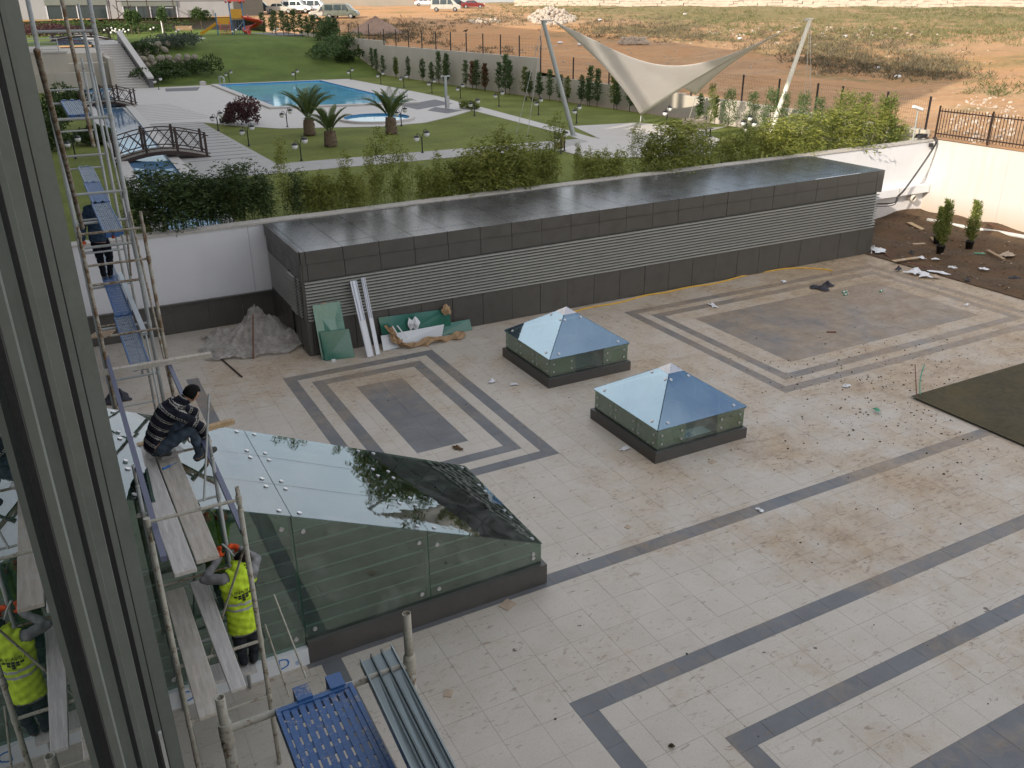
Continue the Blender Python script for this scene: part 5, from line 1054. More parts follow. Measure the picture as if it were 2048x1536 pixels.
def person(lab,J,fwd,wear,vox=.0125,hats=None,handdir=None,bulk=1.):
    J={k:Vector(v) for k,v in J.items()}; m=MB(); side=(J['sL']-J['sR']).normalized(); fwd=Vector(fwd).normalized()
    segs=[]
    def limb(a,b,ra,rb,cls): cap(m,J[a],J[b],ra,rb); segs.append((J[a],J[b],cls,ra))
    # torso: elliptical loft pelvis > waist > chest > shoulders
    P=[J['pelvis']+(J['pelvis']-J['waist']).normalized()*.08,J['pelvis'],J['waist'],J['chest'],J['top']]; Wd=[.145,.172,.15*bulk,.182*bulk,.135]; Dp=[.105,.125,.108*bulk,.125*bulk,.07]
    ring=[]
    for i in range(len(P)-1):
        for t in (0,.5): 
            ring.append((P[i].lerp(P[i+1],t),lerp(Wd[i],Wd[i+1],t),lerp(Dp[i],Dp[i+1],t)))
    ring.append((P[-1],Wd[-1],Dp[-1])); vs=[]; n=18
    for i,(c,a,b) in enumerate(ring):
        tg=(ring[min(i+1,len(ring)-1)][0]-ring[max(i-1,0)][0]).normalized(); s=(side-tg*side.dot(tg)).normalized(); f=tg.cross(s)
        vs+= [c+s*math.cos(2*PI*k/n)*a+f*math.sin(2*PI*k/n)*b for k in range(n)]
    m.add(vs,[(i*n+k,i*n+(k+1)%n,(i+1)*n+(k+1)%n,(i+1)*n+k) for i in range(len(ring)-1) for k in range(n)]+[tuple(range(n-1,-1,-1)),tuple(range(len(vs)-n,len(vs)))])
    segs+= [(P[1],P[2],'torso',.16),(P[2],P[3],'torso',.16),(P[3],P[4],'torso',.15),(J['sL'],J['sR'],'torso',.07),(P[0],P[1],'hips',.15)]
    cap(m,J['chest']+side*.1,J['sL'],.085,.066); cap(m,J['chest']-side*.1,J['sR'],.085,.066); cap(m,J['top'],J['neck'],.075,.058); cap(m,J['neck'],J['head'],.056,.055); segs+= [(J['top'],J['neck'],'torso',.07),(J['neck'],J['head'],'head',.055)]
    for s in 'LR':
        limb('s'+s,'e'+s,.058,.045,'arm'); limb('e'+s,'w'+s,.045,.031,'arm'); limb('h'+s,'k'+s,.092,.062,'leg'); limb('k'+s,'a'+s,.060,.042,'leg')
        hd=(J['w'+s]-J['e'+s]) if not handdir else Vector(handdir[s]); hand(m,J['w'+s],hd,-fwd if not handdir else handdir[s+'n'],1 if s=='L' else -1,1.08); segs.append((J['w'+s]+hd.normalized()*.03,J['w'+s]+hd.normalized()*.17,'hand',.04))
        foot(m,J['a'+s],J['t'+s]); segs.append((J['a'+s]+Vector((0,0,-.03)),J['t'+s],'foot',.05))
    # head
    hf=J.get('look',fwd); hf=Vector(hf).normalized(); up=(J['head']-J['neck']).normalized(); up=(up-hf*up.dot(hf)).normalized(); hs=up.cross(hf); Q=Matrix((hs,hf,up)).transposed(); hc=J['head']
    m.ball(hc,.1,16,12,(.78,.98,1.16),Q); m.ball(hc+hf*.035-up*.055,.07,12,9,(.78,.9,.85),Q); cap(m,hc+hf*.095+up*.012,hc+hf*.112-up*.022,.009,.014,8); m.ball(hc+hf*.088-up*.055,.02,8,6,(1.3,.6,.5),Q)
    for sg in (-1,1): m.ball(hc+hs*sg*.078-up*.005,.03,8,6,(.3,.62,1.),Q); m.ball(hc+hf*.085+hs*sg*.032+up*.012,.012,8,6); 
    segs.append((hc,hc+up*.01,'head',.1))
    me=smoothmesh(m,vox,'body'); e=empty('person',J['foot'],0,lab,'person')
    off=Matrix.Translation(-J['foot'])
    def cls(p):
        best=None;bd=1e9
        for a,b,c,r in segs:
            ab=b-a; t=max(0,min(1,(p-a).dot(ab)/max(1e-9,ab.length_squared))); d=(p-(a+ab*t)).length-r
            if d<bd: bd=d;best=c;bt=t
        return best
    vcl=[cls(v.co) for v in me.vertices]
    mats=['skin','hair_black']; me.materials.clear(); me.materials.append(MATS['skin'])
    body=bpy.data.objects.new('body',me)
    W2=[]
    for w_ in wear:
        if w_[0] in ('shoe','glove'):
            q='aL' if w_[0]=='shoe' else 'wL'; r='aR' if w_[0]=='shoe' else 'wR'
            W2.append(w_[:4]+((lambda p,J,q=q,r=r:(p-J[q]).length<(p-J[r]).length),)); W2.append(w_[:4]+((lambda p,J,q=q,r=r:(p-J[q]).length>=(p-J[r]).length),))
        else: W2.append(w_)
    for (name,classes,mat,offs,test) in W2:
        keep=[i for i,v in enumerate(me.vertices) if vcl[i] in classes and (test is None or test(v.co,J))]; ks=set(keep); mp={}; cv=[]; cf=[]
        for p in me.polygons:
            if all(i in ks for i in p.vertices):
                for i in p.vertices:
                    if i not in mp:
                        v=me.vertices[i]; mp[i]=len(cv); w=v.co; fold=.004*math.sin(w.z*55+w.x*31)+.003*math.sin(w.x*70-w.z*23+w.y*40); cv.append(w+v.normal*(offs+fold))
                cf.append(tuple(mp[i] for i in p.vertices))
        c=bpy.data.meshes.new(name); c.from_pydata([tuple(x) for x in cv],[],cf); ml=mat if isinstance(mat,(list,tuple)) else [mat]
        for k in ml[:2] if not callable(ml[-1]) else ml[:-1]: c.materials.append(MATS[k])
        if callable(ml[-1]):
            for p in c.polygons: p.material_index=ml[-1](p.center,J)
        for p in c.polygons: p.use_smooth=True
        c.transform(off); co=link(bpy.data.objects.new(name,c),e); so=co.modifiers.new('t','SOLIDIFY'); so.thickness=.006; so.offset=-1
    # hair
    hm=MB(); hm.ball(hc,.106,18,14,(.80,1.0,1.15),Q); hm.f=[f for f in hm.f if (lambda c:(c.dot(hf)<.035 or c.dot(up)>.075) and c.dot(up)>-.045-.25*c.dot(hf)*0)(sum((Vector(hm.v[i]) for i in f),Vector())/len(f)-hc)]; hm.mi=[0]*len(hm.f); hm.sm=[True]*len(hm.f)
    h=hm.build('hair','hair_black',e); h.data.transform(off); so=h.modifiers.new('t','SOLIDIFY'); so.thickness=.022; so.offset=0; tx=bpy.data.textures.new('hairtex','CLOUDS'); tx.noise_scale=.02; dm=h.modifiers.new('d','DISPLACE'); dm.texture=tx; dm.strength=.018
    em=MB()
    for sg in (-1,1): em.ball(hc+hf*.094+hs*sg*.032+up*.012,.0075,6,5)
    ey=em.build('eye','ink_black',e); ey.data.transform(off)
    me.transform(off); link(body,e); return e
def bandf(p,J):
    # paired thin stripes running round the sweater
    ax=(J['top']-J['pelvis']); L=ax.length; t=(p-J['pelvis']).dot(ax)/L
    da=min(((p-J[a]).length for a in ('eR','eL','wR','wL')))
    if da<.20 and min((p-J['eR']).length,(p-J['eL']).length)<.27 and (p-J['chest']).length>.26: t=min((p-J['sR']).length,(p-J['sL']).length)
    u=(t+.5)%.125; return 1 if (u<.013 or .026<u<.036) else 0
m1=dict(pelvis=(.60,11.45,3.55),waist=(.66,11.45,3.74),chest=(.82,11.45,3.96),top=(.97,11.45,4.06),neck=(1.07,11.45,4.10),head=(1.17,11.46,4.17),look=(.75,.1,-.66),sR=(.93,11.25,4.0),eR=(1.18,11.20,3.78),wR=(1.24,11.33,3.55),sL=(.93,11.65,4.0),eL=(1.2,11.72,3.76),wL=(1.08,11.62,3.54),hR=(.66,11.34,3.52),kR=(1.08,11.24,3.76),aR=(1.12,11.22,3.36),tR=(1.32,11.26,3.36),hL=(.66,11.57,3.50),kL=(1.0,11.66,3.66),aL=(.62,11.52,3.40),tL=(.76,11.50,3.325),foot=(.8,11.45,3.28))
person('worker in a navy striped sweater and jeans crouching on the planks',m1,(1,0,-.2),[('trousers',('leg','hips'),'denim',.010,None),('sweater',('torso','arm','hips'),['knit_navy','knit_stripe',bandf],.022,lambda p,J:(p-J['pelvis']).dot((J['top']-J['pelvis']).normalized())>-.10),('shoe',('foot',),'shoe_dark',.008,None),('collar',('head',),'collar_blue',.012,lambda p,J:(p-J['neck']).length<.075)])
# strap of tools: screwdriver on the plank
sd=MB().tube([(0,0,0),(.12,0,0)],[.014,.012],8).tube([(.12,0,0),(.22,0,0)],.004,6).build('screwdriver','ink_blue'); sd.location=az(325,938,3.292); sd.rotation_euler=(0,0,.45); tag(sd,'blue-handled screwdriver lying on the left thick plank','screwdriver')
def crumple(name,mat,loc,r,h,lab,cat,n=16,amp=.5,seed=0,flat=1.,grp=None):
    rs=random.Random(seed); vs=[]; k=n
    ph=[rs.uniform(0,6.28) for _ in range(6)]
    for i in range(k+1):
        for j_ in range(k+1):
            u,v=i/k*2-1,j_/k*2-1; rr=math.hypot(u,v); e=max(0,1-rr*.9); f=sum(math.sin(u*(2+q*1.7)+v*(3.1-q*1.3)+ph[q]) for q in range(6))/3; vs.append((u*r*(1+.2*math.sin(v*3+ph[0])),v*r*flat*(1+.25*math.sin(u*4+ph[1])),h*e*(1+amp*f)+rs.uniform(0,.12)*h+.004))
    m=MB().add(vs,[(i*(k+1)+j_,(i+1)*(k+1)+j_,(i+1)*(k+1)+j_+1,i*(k+1)+j_+1) for i in range(k) for j_ in range(k)]); o=m.build(name,mat); o.location=loc; o.rotation_euler=(0,0,rs.uniform(0,6.28)); return tag(o,lab,cat,grp)
crumple('plastic_wrap','dust_sheet',az(330,905,3.285),.22,.07,'crumpled clear plastic wrap round the crouching worker\'s foot','plastic wrap',seed=4)
# worker in the yellow vest
Yv=9.62
m2=dict(pelvis=ay(487,1255,Yv),waist=ay(480,1222,Yv),chest=ay(474,1168,Yv+.02),top=ay(475,1142,Yv+.06),neck=ay(476,1134,Yv+.09),head=ay(483,1118,Yv+.16),look=(-.15,.9,.1),sL=ay(448,1158,Yv+.03),eL=ay(408,1160,Yv+.12),wL=ay(438,1117,Yv+.30),sR=ay(503,1146,Yv+.03),eR=ay(514,1118,Yv+.22),wR=ay(481,1097,Yv+.36),hL=ay(478,1262,Yv),kL=ay(483,1302,Yv+.05),hR=ay(500,1255,Yv),kR=ay(509,1296,Yv+.04))
for s,px in (('L',494),('R',518)): a=az(px,1340,1.04); m2['a'+s]=Vector((a.x,Yv+.02,1.04)); m2['t'+s]=Vector((a.x+.02,Yv+.22,.985))
m2['foot']=(1.1,Yv,.955)
vcol=lambda p,J:(lambda t:1 if (.05<t<.085 or .135<t<.17) else 0)((p-J['waist']).dot((J['top']-J['waist']).normalized())-.02)
v2=person('worker in a yellow high-visibility vest with raised orange gloves',m2,(-.1,1,0),[('trousers',('leg','hips'),'denim_dark',.010,None),('sweater',('torso','arm'),'sweater_grey',.012,None),('vest',('torso','hips'),['vest_yellow','reflective',vcol],.026,lambda p,J:(p-J['pelvis']).dot((J['top']-J['pelvis']).normalized())>-.02 and min((p-J['sL']).length,(p-J['sR']).length)>.075),('shoe',('foot',),'shoe_dark',.008,None),('glove',('hand',),'glove_orange',.006,None)],handdir=dict(L=(.15,.35,.9),R=(-.75,.3,.35),Ln=(.2,1,-.3),Rn=(.1,1,-.2)))
bpy.context.view_layer.update()
vest=[c for c in v2.children if c.name.startswith('vest')][0]; bv=BVHTree.FromPolygons([v.co.copy() for v in vest.data.vertices],[tuple(p.vertices) for p in vest.data.polygons])
def onback(o,cz,cx):
    me=o.data
    for v in me.vertices:
        h=bv.ray_cast(Vector((v.co.x+cx,-2,v.co.z+cz)),Vector((0,1,0)))
        v.co=(h[0]+Vector((0,-.006,0))) if h[0] is not None else Vector((v.co.x+cx,-.2,v.co.z+cz))
ct=(m2['chest']-Vector(m2['foot'])); RX=Matrix.Rotation(R(90),4,'X')@Matrix.Rotation(R(3),4,'Z')
o=text('TUNA YAPI',.072,'ink_black','lettering',vest,RX); onback(o,ct.z-.035,ct.x+.035)
o=text('www.tunayapi.com.tr',.022,'ink_black','lettering',vest,RX); onback(o,ct.z-.18,ct.x+.035)
lg=MB()
for r,row in enumerate(((-2,-1,0,1,2),(-1,0,1),(0,))):
    for c in row: 
        x=c*.047; z=-.036*r; 
        for a in (0,1):
            for b in (0,1): lg.quad((x-.019+.019*a,0,z-.015+.015*b),(x+.019*a,0,z-.015+.015*b),(x+.019*a,0,z+.015*b),(x-.019+.019*a,0,z+.015*b))
lg=lg.build('emblem','ink_black',vest); lg.data.transform(Matrix.Rotation(R(-3),4,'Y')); onback(lg,ct.z-.085,ct.x+.035)
cbl=MB().tube(smooth([ay(444,1088,9.9),ay(458,1100,9.92),ay(470,1114,9.86),ay(492,1120,9.8)],5),.014,8).build('hose_piece','scaffold_grey'); tag(cbl,'grey bent tube held between the vest worker\'s gloves','tube')
# worker on the deck
Y3=20.3; z3=3.53
m3=dict(pelvis=ay(197,478,Y3),waist=ay(196,462,Y3),chest=ay(192,430,Y3),top=ay(190,412,Y3),neck=ay(190,407,Y3),head=ay(189,393,Y3+.05),look=(0,1,-.2),sL=ay(175,418,Y3),eL=ay(166,452,Y3+.03),wL=ay(165,480,Y3-.02),sR=ay(208,416,Y3),eR=ay(223,446,Y3+.08),wR=ay(226,468,Y3+.25),hL=ay(191,482,Y3),kL=ay(200,515,Y3+.10),hR=ay(207,480,Y3),kR=ay(219,512,Y3+.05),foot=(.8,Y3,z3))
for s,px in (('L',207),('R',221)): a=ay(px,548,Y3+.02); m3['a'+s]=Vector((a.x,Y3+.02,z3+.09)); m3['t'+s]=Vector((a.x+.02,Y3+.20,z3+.05))
m3['aL']=Vector((m3['aL'].x,Y3-.05,z3+.10)); 
person('worker in a dark blue shirt standing on the blue decks, head hidden',m3,(0,1,0),[('trousers',('leg','hips'),'trousers_black',.018,None),('shirt',('torso','arm','hips'),'shirt_blue',.022,lambda p,J:(p-J['pelvis']).dot((J['top']-J['pelvis']).normalized())>-.04),('shoe',('foot',),'shoe_grey',.008,None),('glove',('hand',),'glove_orange',.006,None)],bulk=1.12)
# ---------------- things leaning and lying on the plaza ----------------
def slab(name,mat,pts,th,lab,cat,grp=None,bv=.003):
    P=[Vector(p) for p in pts]; nn=(P[1]-P[0]).cross(P[3]-P[0]).normalized(); o=MB().prism(P,nn*th).build(name,mat); fixnormals(o); origin(o,P[0]); bevel(o,bv,1); return tag(o,lab,cat,grp)
# two green glass packs against the plant room
slab('glass_pack','glass_pale',[(5.74,21.95,.0),(6.50,21.80,.0),(6.47,22.20,1.50),(5.70,22.24,1.50)],.03,'tall green glass pack leaning on the louvres at the room corner','glass pane','green glass panes at the plant room')
slab('glass_pack','glass_green',[(5.80,21.84,.0),(6.60,21.70,.0),(6.56,21.90,.78),(5.77,21.99,.78)],.04,'shorter green glass pack leaning in front of the tall one','glass pane','green glass panes at the plant room')
tag(MB().box((0,0,.03),(.11,.07,.06)).bx(-.05,.05,-.03,.03,.06,.066).build('spacer_block','foil_white'),'small white block under the front edge of green glass pack','block').location=(5.98,21.66,0)
tag(MB().box((0,0,.01),(.14,.05,.03)).build('spacer_block','cardboard'),'pale spacer stuck on top of the tall green glass pack','block').location=(6.0,22.2,1.505)
def uprof(p,q,w,lab):
    p=Vector(p);q=Vector(q); e=empty('white_profile',p,0,lab,'profile','white plastic-wrapped profiles leaning on the plant room'); d=(q-p)
    part(MB().beam(p,q,w,.012,(0,-1,.3)),'web','alu_white',e); s=d.cross(Vector((0,-1,.3))).normalized()
    for k in (-.5,-.1,.5): part(MB().beam(p+s*w*k+Vector((0,-.03,0)),q+s*w*k+Vector((0,-.03,0)),.014,.06,(0,-1,.3)),'flange','alu_white',e)
    part(MB().beam(p.lerp(q,.0)+Vector((0,-.05,.02)),p.lerp(q,.48)+Vector((0,-.05,.02)),w*.85,.006,(0,-1,.3)),'wrap','plastic_white',e)
uprof((6.98,21.5,.0),(6.88,22.2,2.02),.17,'wider white profile leaning on louvres right of the green glass'); uprof((7.22,21.55,.0),(7.17,22.22,2.06),.10,'narrower white profile leaning right beside the wider one')
slab('glass_sheet','glass_green',[(7.62,22.10,.0),(9.75,22.10,.0),(9.75,22.27,.72),(7.55,22.27,.82)],.02,'long green glass sheet leaning on the dark base panels','glass pane','green glass panes at the plant room')
slab('glass_sheet','glass_green',[(9.05,22.0,.0),(10.4,22.06,.0),(10.38,22.2,.30),(9.0,22.2,.30)],.018,'low green glass strip lying against base panels at the right end','glass pane','green glass panes at the plant room')
slab('white_sheet','foil_white',[(7.45,21.72,.0),(9.35,21.95,.0),(9.5,22.08,.33),(7.5,22.0,.36)],.012,'white-foiled sheet lying in front of the green glass','sheet')
tag(MB().lathe((0,0,0),[(.001,0),(.03,0)],10).build('sheet_hole','ink_black'),None,None)
bpy.data.objects.remove(bpy.data.objects['sheet_hole'])
pb_=MB(); rs=random.Random(5); P=[Vector((7.72+.03*k,21.9-.02*k+rs.uniform(-.03,.03),.62-.07*k)) for k in range(9)]+[Vector((8.05+.16*k,21.62+rs.uniform(-.05,.05),.04+rs.uniform(0,.05))) for k in range(13)]
vs=[]
for i,p in enumerate(P):
    w=.16+.05*math.sin(i*1.3) if i<9 else .10+.04*math.sin(i*2); n=5; dv=Vector((.8,.2,-.3)).normalized() if i<9 else Vector((.1,1,.2))
    for k in range(n+1): vs.append(p+dv*w*(k/n*2-1)+Vector((0,-.05*math.sin(k*2.1+i),.05*math.sin(k*1.7+i*.9)+.02)))
pb_.add(vs,[(i*6+k,i*6+k+1,i*6+7+k,i*6+6+k) for i in range(len(P)-1) for k in range(5)]); o=pb_.build('brown_paper','paper_brown'); tag(o,'torn brown paper strip draped over the white-foiled sheet','paper'); so=o.modifiers.new('s','SOLIDIFY'); so.thickness=.006
for x in (.0,.14): o2=MB().beam((7.80+x,21.80,.66),(7.98+x*1.3,21.66,.28),.035,.008,(0,-1,.2)).build('tape_strip','foil_white',o)
b=crumple('white_rag','plastic_white',(8.55,22.08,.52),.16,.12,'white rag hanging on the green glass sheet','rag',10,.6,8); b.rotation_euler=(R(80),0,0)
b=crumple('brown_rag','paper_brown',(9.62,22.16,.74),.14,.1,'scrap of brown paper on the top edge of the green glass','paper',10,.6,9); b.rotation_euler=(R(70),.3,0)
tag(MB().lathe((0,0,.004),[(.001,.0),(.12,0),(.12,-.01)],16).lathe((0,0,.006),[(.10,0),(.09,.002)],16).build('floor_drain','galvanised'),'small round drain cover before the brown paper','drain').location=az(788,697,0)
# heap of dust sheet
hs=MB(); nx,ny=46,40; rs=random.Random(11)
def heap(x,y):
    h=0
    for cx,cy,k,sx,sy in ((4.6,24.5,1.02,.34,.30),(4.95,24.1,.78,.28,.3),(4.2,24.2,.62,.4,.36),(3.7,24.75,.42,.45,.28),(5.35,23.75,.36,.3,.3),(4.6,23.6,.34,.75,.35)):
        q=((x-cx)/sx)**2+((y-cy)/sy)**2; h=max(h,k/(1+.55*q**1.1))
    a=math.atan2(y-24.3,x-4.5); fold=1-abs(math.sin(a*7+2.2*math.sin(x*3)+1.5*math.sin(y*4)))+.6*(1-abs(math.sin(x*9+4*math.sin(y*5)))); fine=abs(math.sin(x*23-y*9+2*math.sin(y*11)))
    return max(.006,h-.04+.13*(fold-.8)*min(1,h*3)+.035*(fine-.5)*min(1,h*4)+.02*rs.random())
nx,ny=70,60
vs=[]
for i in range(nx+1):
    for j_ in range(ny+1):
        u,v=i/nx*2-1,j_/ny*2-1; r=1+.10*math.sin(4*math.atan2(v,u)+1)+.07*math.sin(9*math.atan2(v,u)); x=4.45+u*1.45*r; y=24.15+v*1.15*r; vs.append((x,y,heap(x,y)))
hs.add(vs,[(i*(ny+1)+k,(i+1)*(ny+1)+k,(i+1)*(ny+1)+k+1,i*(ny+1)+k+1) for i in range(nx) for k in range(ny)],True); o=hs.build('dust_sheet_heap','dust_sheet'); tag(o,'heap under a crumpled translucent dust sheet at the white wall','sheet'); origin(o,(4.45,24.15,0))
tag(MB().tube([az(507,718,.0)+Vector((0,0,.02)),(4.35,23.55,1.05)],.022,7).build('stick','rod_rust'),'rusty stick leaning on the dust sheet heap','stick')
def rod(name,mat,pts,r,lab,cat,n=7): return tag(MB().tube([Vector(p) for p in pts],r,n).build(name,mat),lab,cat)
g2=lambda x,y,z=.02:az(x,y,0)+Vector((0,0,z))
rod('steel_bar','iron_brown',[g2(421,700),g2(484,755)],.025,'dark steel bar lying on the paving before the dust sheet','bar')
hp=smooth([g2(*q) for q in ((1138,628),(1180,616),(1240,606),(1290,592),(1330,586),(1380,575),(1430,568),(1490,552),(1540,543),(1575,538),(1610,537),(1640,539),(1665,542))],6); rod('yellow_hose','hose_yellow',hp,.028,'yellow hose lying along the foot of the plant room','hose')
rod('brown_hose','rod_rust',smooth([g2(*q) for q in ((1748,488),(1765,500),(1775,513),(1800,522),(1830,530),(1880,545))],5),.03,'brown hose curving over the soil edge at the room corner','hose')
rod('red_rod','rod_rust',[az(1975,448,.6),az(2035,468,.12)],.025,'thin rust-red rod leaning at the foot of the cream wall','rod')
rod('rust_rod','rod_rust',[g2(1823,765,.5),g2(1833,797)],.012,'thin rusty rod standing at the corner of the dark soil patch','rod'); rod('blue_conduit','tube_green',smooth([g2(1838,770,.5)+Vector((.05,0,.05)),g2(1836,780,.3),g2(1840,794)],4),.014,'blue-green conduit end rising from the dark soil patch','conduit')
rod('red_stick','rod_rust',[g2(1653,665),g2(1672,665)],.02,'short red stick lying on the dark paving field','stick')
# litter
LIT=[('paper_scrap','plastic_white',1426,611,.26,.05,'flat white plastic bag lying beside the dark paving field','bag',.4),('litter_bag','litter_dark',1640,577,.36,.12,'black and white torn bag on the far paving, rear piece','bag',.6),('litter_bag','litter_dark',1655,571,.34,.10,'black torn bag beside the black and white one','bag',.6),('plastic_bag','plastic_white',1830,544,.38,.14,'white crumpled plastic on soil edge, left of the long piece','plastic',.7),('plastic_bag','plastic_white',1848,550,.34,.12,'white crumpled plastic touching the left one on soil edge','plastic',.7),('plastic_strip','plastic_white',1878,545,.42,.06,'long white plastic strip on the soil edge','plastic',.3),('plastic_bag','plastic_white',1843,516,.2,.08,'white scrap on the soil below the potted pair','plastic',.6),('litter_bag','litter_dark',1822,507,.2,.12,'dark scrap on the soil left of the potted pair','litter',.7),('litter_bag','litter_dark',1797,539,.2,.1,'dark and white scrap at the left of the soil edge','litter',.6),('paper_scrap','plastic_white',1757,500,.5,.05,'white mortar patch at the corner of plant room','mortar',.6),('paper_brown','cardboard',2015,510,.4,.12,'torn cardboard on the soil near the cream wall','cardboard',.6),('paper_scrap','cardboard',1870,553,.22,.06,'beige scrap below the white crumpled plastic','paper',.6),('paper_scrap','plastic_white',984,763,.13,.07,'small white and blue scrap between the pattern and skylight','paper',.7),('paper_scrap','foil_white',1028,768,.12,.03,'flat pale scrap beside the small white one','paper',.7),('paper_scrap','plastic_white',1568,563,.16,.03,'white scrap on the far stripe of the big pattern','paper',.6),('paper_scrap','plastic_white',1934,609,.14,.03,'white scrap at the right end of the big pattern','paper',.4),('paper_scrap','foil_white',1693,772,.14,.05,'pale scrap below the big pattern','paper',.6),('litter_bag','tube_green',1753,820,.12,.06,'green and black scrap left of the soil patch','litter',.6),('paper_scrap','plastic_white',1250,897,.16,.02,'clear glass offcut on the paving left of the front skylight','glass',.5),('leaf_litter','soil',915,896,.16,.04,'dark clod on the left pattern border','clod',.5),('paper_scrap','plastic_white',1520,1020,.10,.03,'tiny white scrap on the middle dark stripe','paper',.5),('clod','soil_dark',1343,1492,.05,.035,'dark clod on the near paving at the bottom','clod',.8),('paper_scrap','plastic_white',1870,518,.18,.05,'white scrap on soil right of the small white one','paper',.6),('paper_scrap','foil_white',1905,535,.2,.05,'pale scrap on the soil above the long strip','paper',.6),('paper_scrap','plastic_white',1968,538,.2,.05,'pale scrap on the soil right part','paper',.6),('litter_bag','litter_dark',2030,556,.24,.06,'dark scrap at the right border of the soil','litter',.6),('litter_bag','litter_dark',1935,560,.16,.05,'dark scrap on the soil edge right of the strip','litter',.6)]
for i,(nm,mt,px,py,r,h,lab,cat,fl) in enumerate(LIT):
    crumple(nm,mt,az(px,py,.02 if px<1750 else .07),r*.8,h,lab,cat,10,.6,20+i,fl)
for i,(px,py,a,lab) in enumerate(((1689,585,.1,'green and white silicone tube on the dark field, rear of the close two'),(1692,590,.2,'green and white silicone tube on the dark field, front of the close two'),(1763,583,.3,'green and white silicone tube lying alone on the dark field'))):
    t=empty('silicone_tube',g2(px,py,.03),a,lab,'tube','green and white silicone tubes'); MB().tube([(-.13,0,0),(.07,0,0)],.028,10).build('cartridge','tube_green',t); MB().tube([(-.08,0,0),(-.02,0,0)],.0285,10).build('label_band','plastic_white',t); MB().tube([(.07,0,0),(.16,0,0)],[.016,.006],8).build('nozzle','plastic_white',t)
for i,(p,q,w,mt,lab) in enumerate((((1818,445),(1852,462),.22,'timber_new','yellowish board lying on the soil below the cream wall'),((1856,466),(1870,482),.16,'board_brown','brown board end beside the rear potted conifer'),((1826,488),(1850,487),.14,'timber_new','short board on the soil left of the pots'),((1786,522),(1835,515),.16,'timber_new','pale board at the soil edge by the brown hose'),((1975,500),(2008,518),.14,'board_brown','board on the soil right of the lone potted conifer'),((1948,506),(1970,507),.08,'tube_green','pale green strip on the soil near the lone potted conifer'))):
    P=az(p[0],p[1],.14);Q=az(q[0],q[1],.14); bar('board',P,Q,w,.03,mt,lab,'board')
for i,(px,py,a,s,lab) in enumerate(((1015,1210,.4,.24,'square brown cardboard piece before the canopy kerb'),(1424,924,.2,.16,'small cardboard square right of front skylight'),(897,1387,.9,.14,'small brown cardboard scrap on the near paving'),(1256,1054,.5,.12,'tiny cardboard square on the paving beside the canopy'))):
    o=MB().box((0,0,.006),(s,s*.85,.008)).bx(-s*.1,s*.12,-s*.05,s*.02,.0102,.0112).build('cardboard_piece','cardboard'); o.location=az(px,py,0); o.rotation_euler=(0,0,a); tag(o,lab,'cardboard')
# clods and crumbs tracked over the paving: nobody could count them
cl=MB(); rs=random.Random(3)
for k in range(1700):
    if k<1250: x=rs.gauss(18.0,2.4); y=rs.gauss(12.6,1.7)
    else: x=rs.uniform(4,27); y=rs.uniform(5,22)
    if (x>17.6 and y<12.6) or y>22.2 or x>27.3 or 10<x<13 and (12.6<y<15.4 or 17.1<y<19.9) or (x<6.3 and 10<y<13.5): continue
    s=(.005+.03*rs.random()**3)*(1 if k<1250 else .7); cl.ball((x,y,s*.2),s,5,3,(1,rs.uniform(.5,1),.5))
cl.build('soil_crumbs','soil_dark',kind='stuff')
cs=MB()
for k in range(900):
    x=rs.uniform(27.5,34.8); y=rs.uniform(13,25.8); s=rs.uniform(.01,.05); cs.ball((x,y,soilz(x,y)),s,5,3,(1,rs.uniform(.5,1),.6))
cs.build('soil_clods','soil',kind='stuff')
sc_=MB()
for k in range(80):
    x=min(34.8,max(26.,27.6+abs(rs.gauss(0,2.6)))); y=rs.uniform(15,24.5); s=rs.uniform(.015,.065); z=soilz(x,y)+.012 if x>27.4 else .008; a=rs.uniform(0,6.3); c,d=math.cos(a)*s,math.sin(a)*s; sc_.quad((x-c,y-d,z),(x+d*.6,y-c*.6,z+s*.3),(x+c,y+d,z+.01),(x-d*.6,y+c*.6,z+s*.5))
sc_.build('litter_scraps','cardboard',kind='stuff')
# tools by the facade below the rusty frame
crumple('work_bag','litter_dark',az(232,800,0),.3,.25,'dark tool bag on the paving under the rusty scaffold frame','bag',12,.6,71)
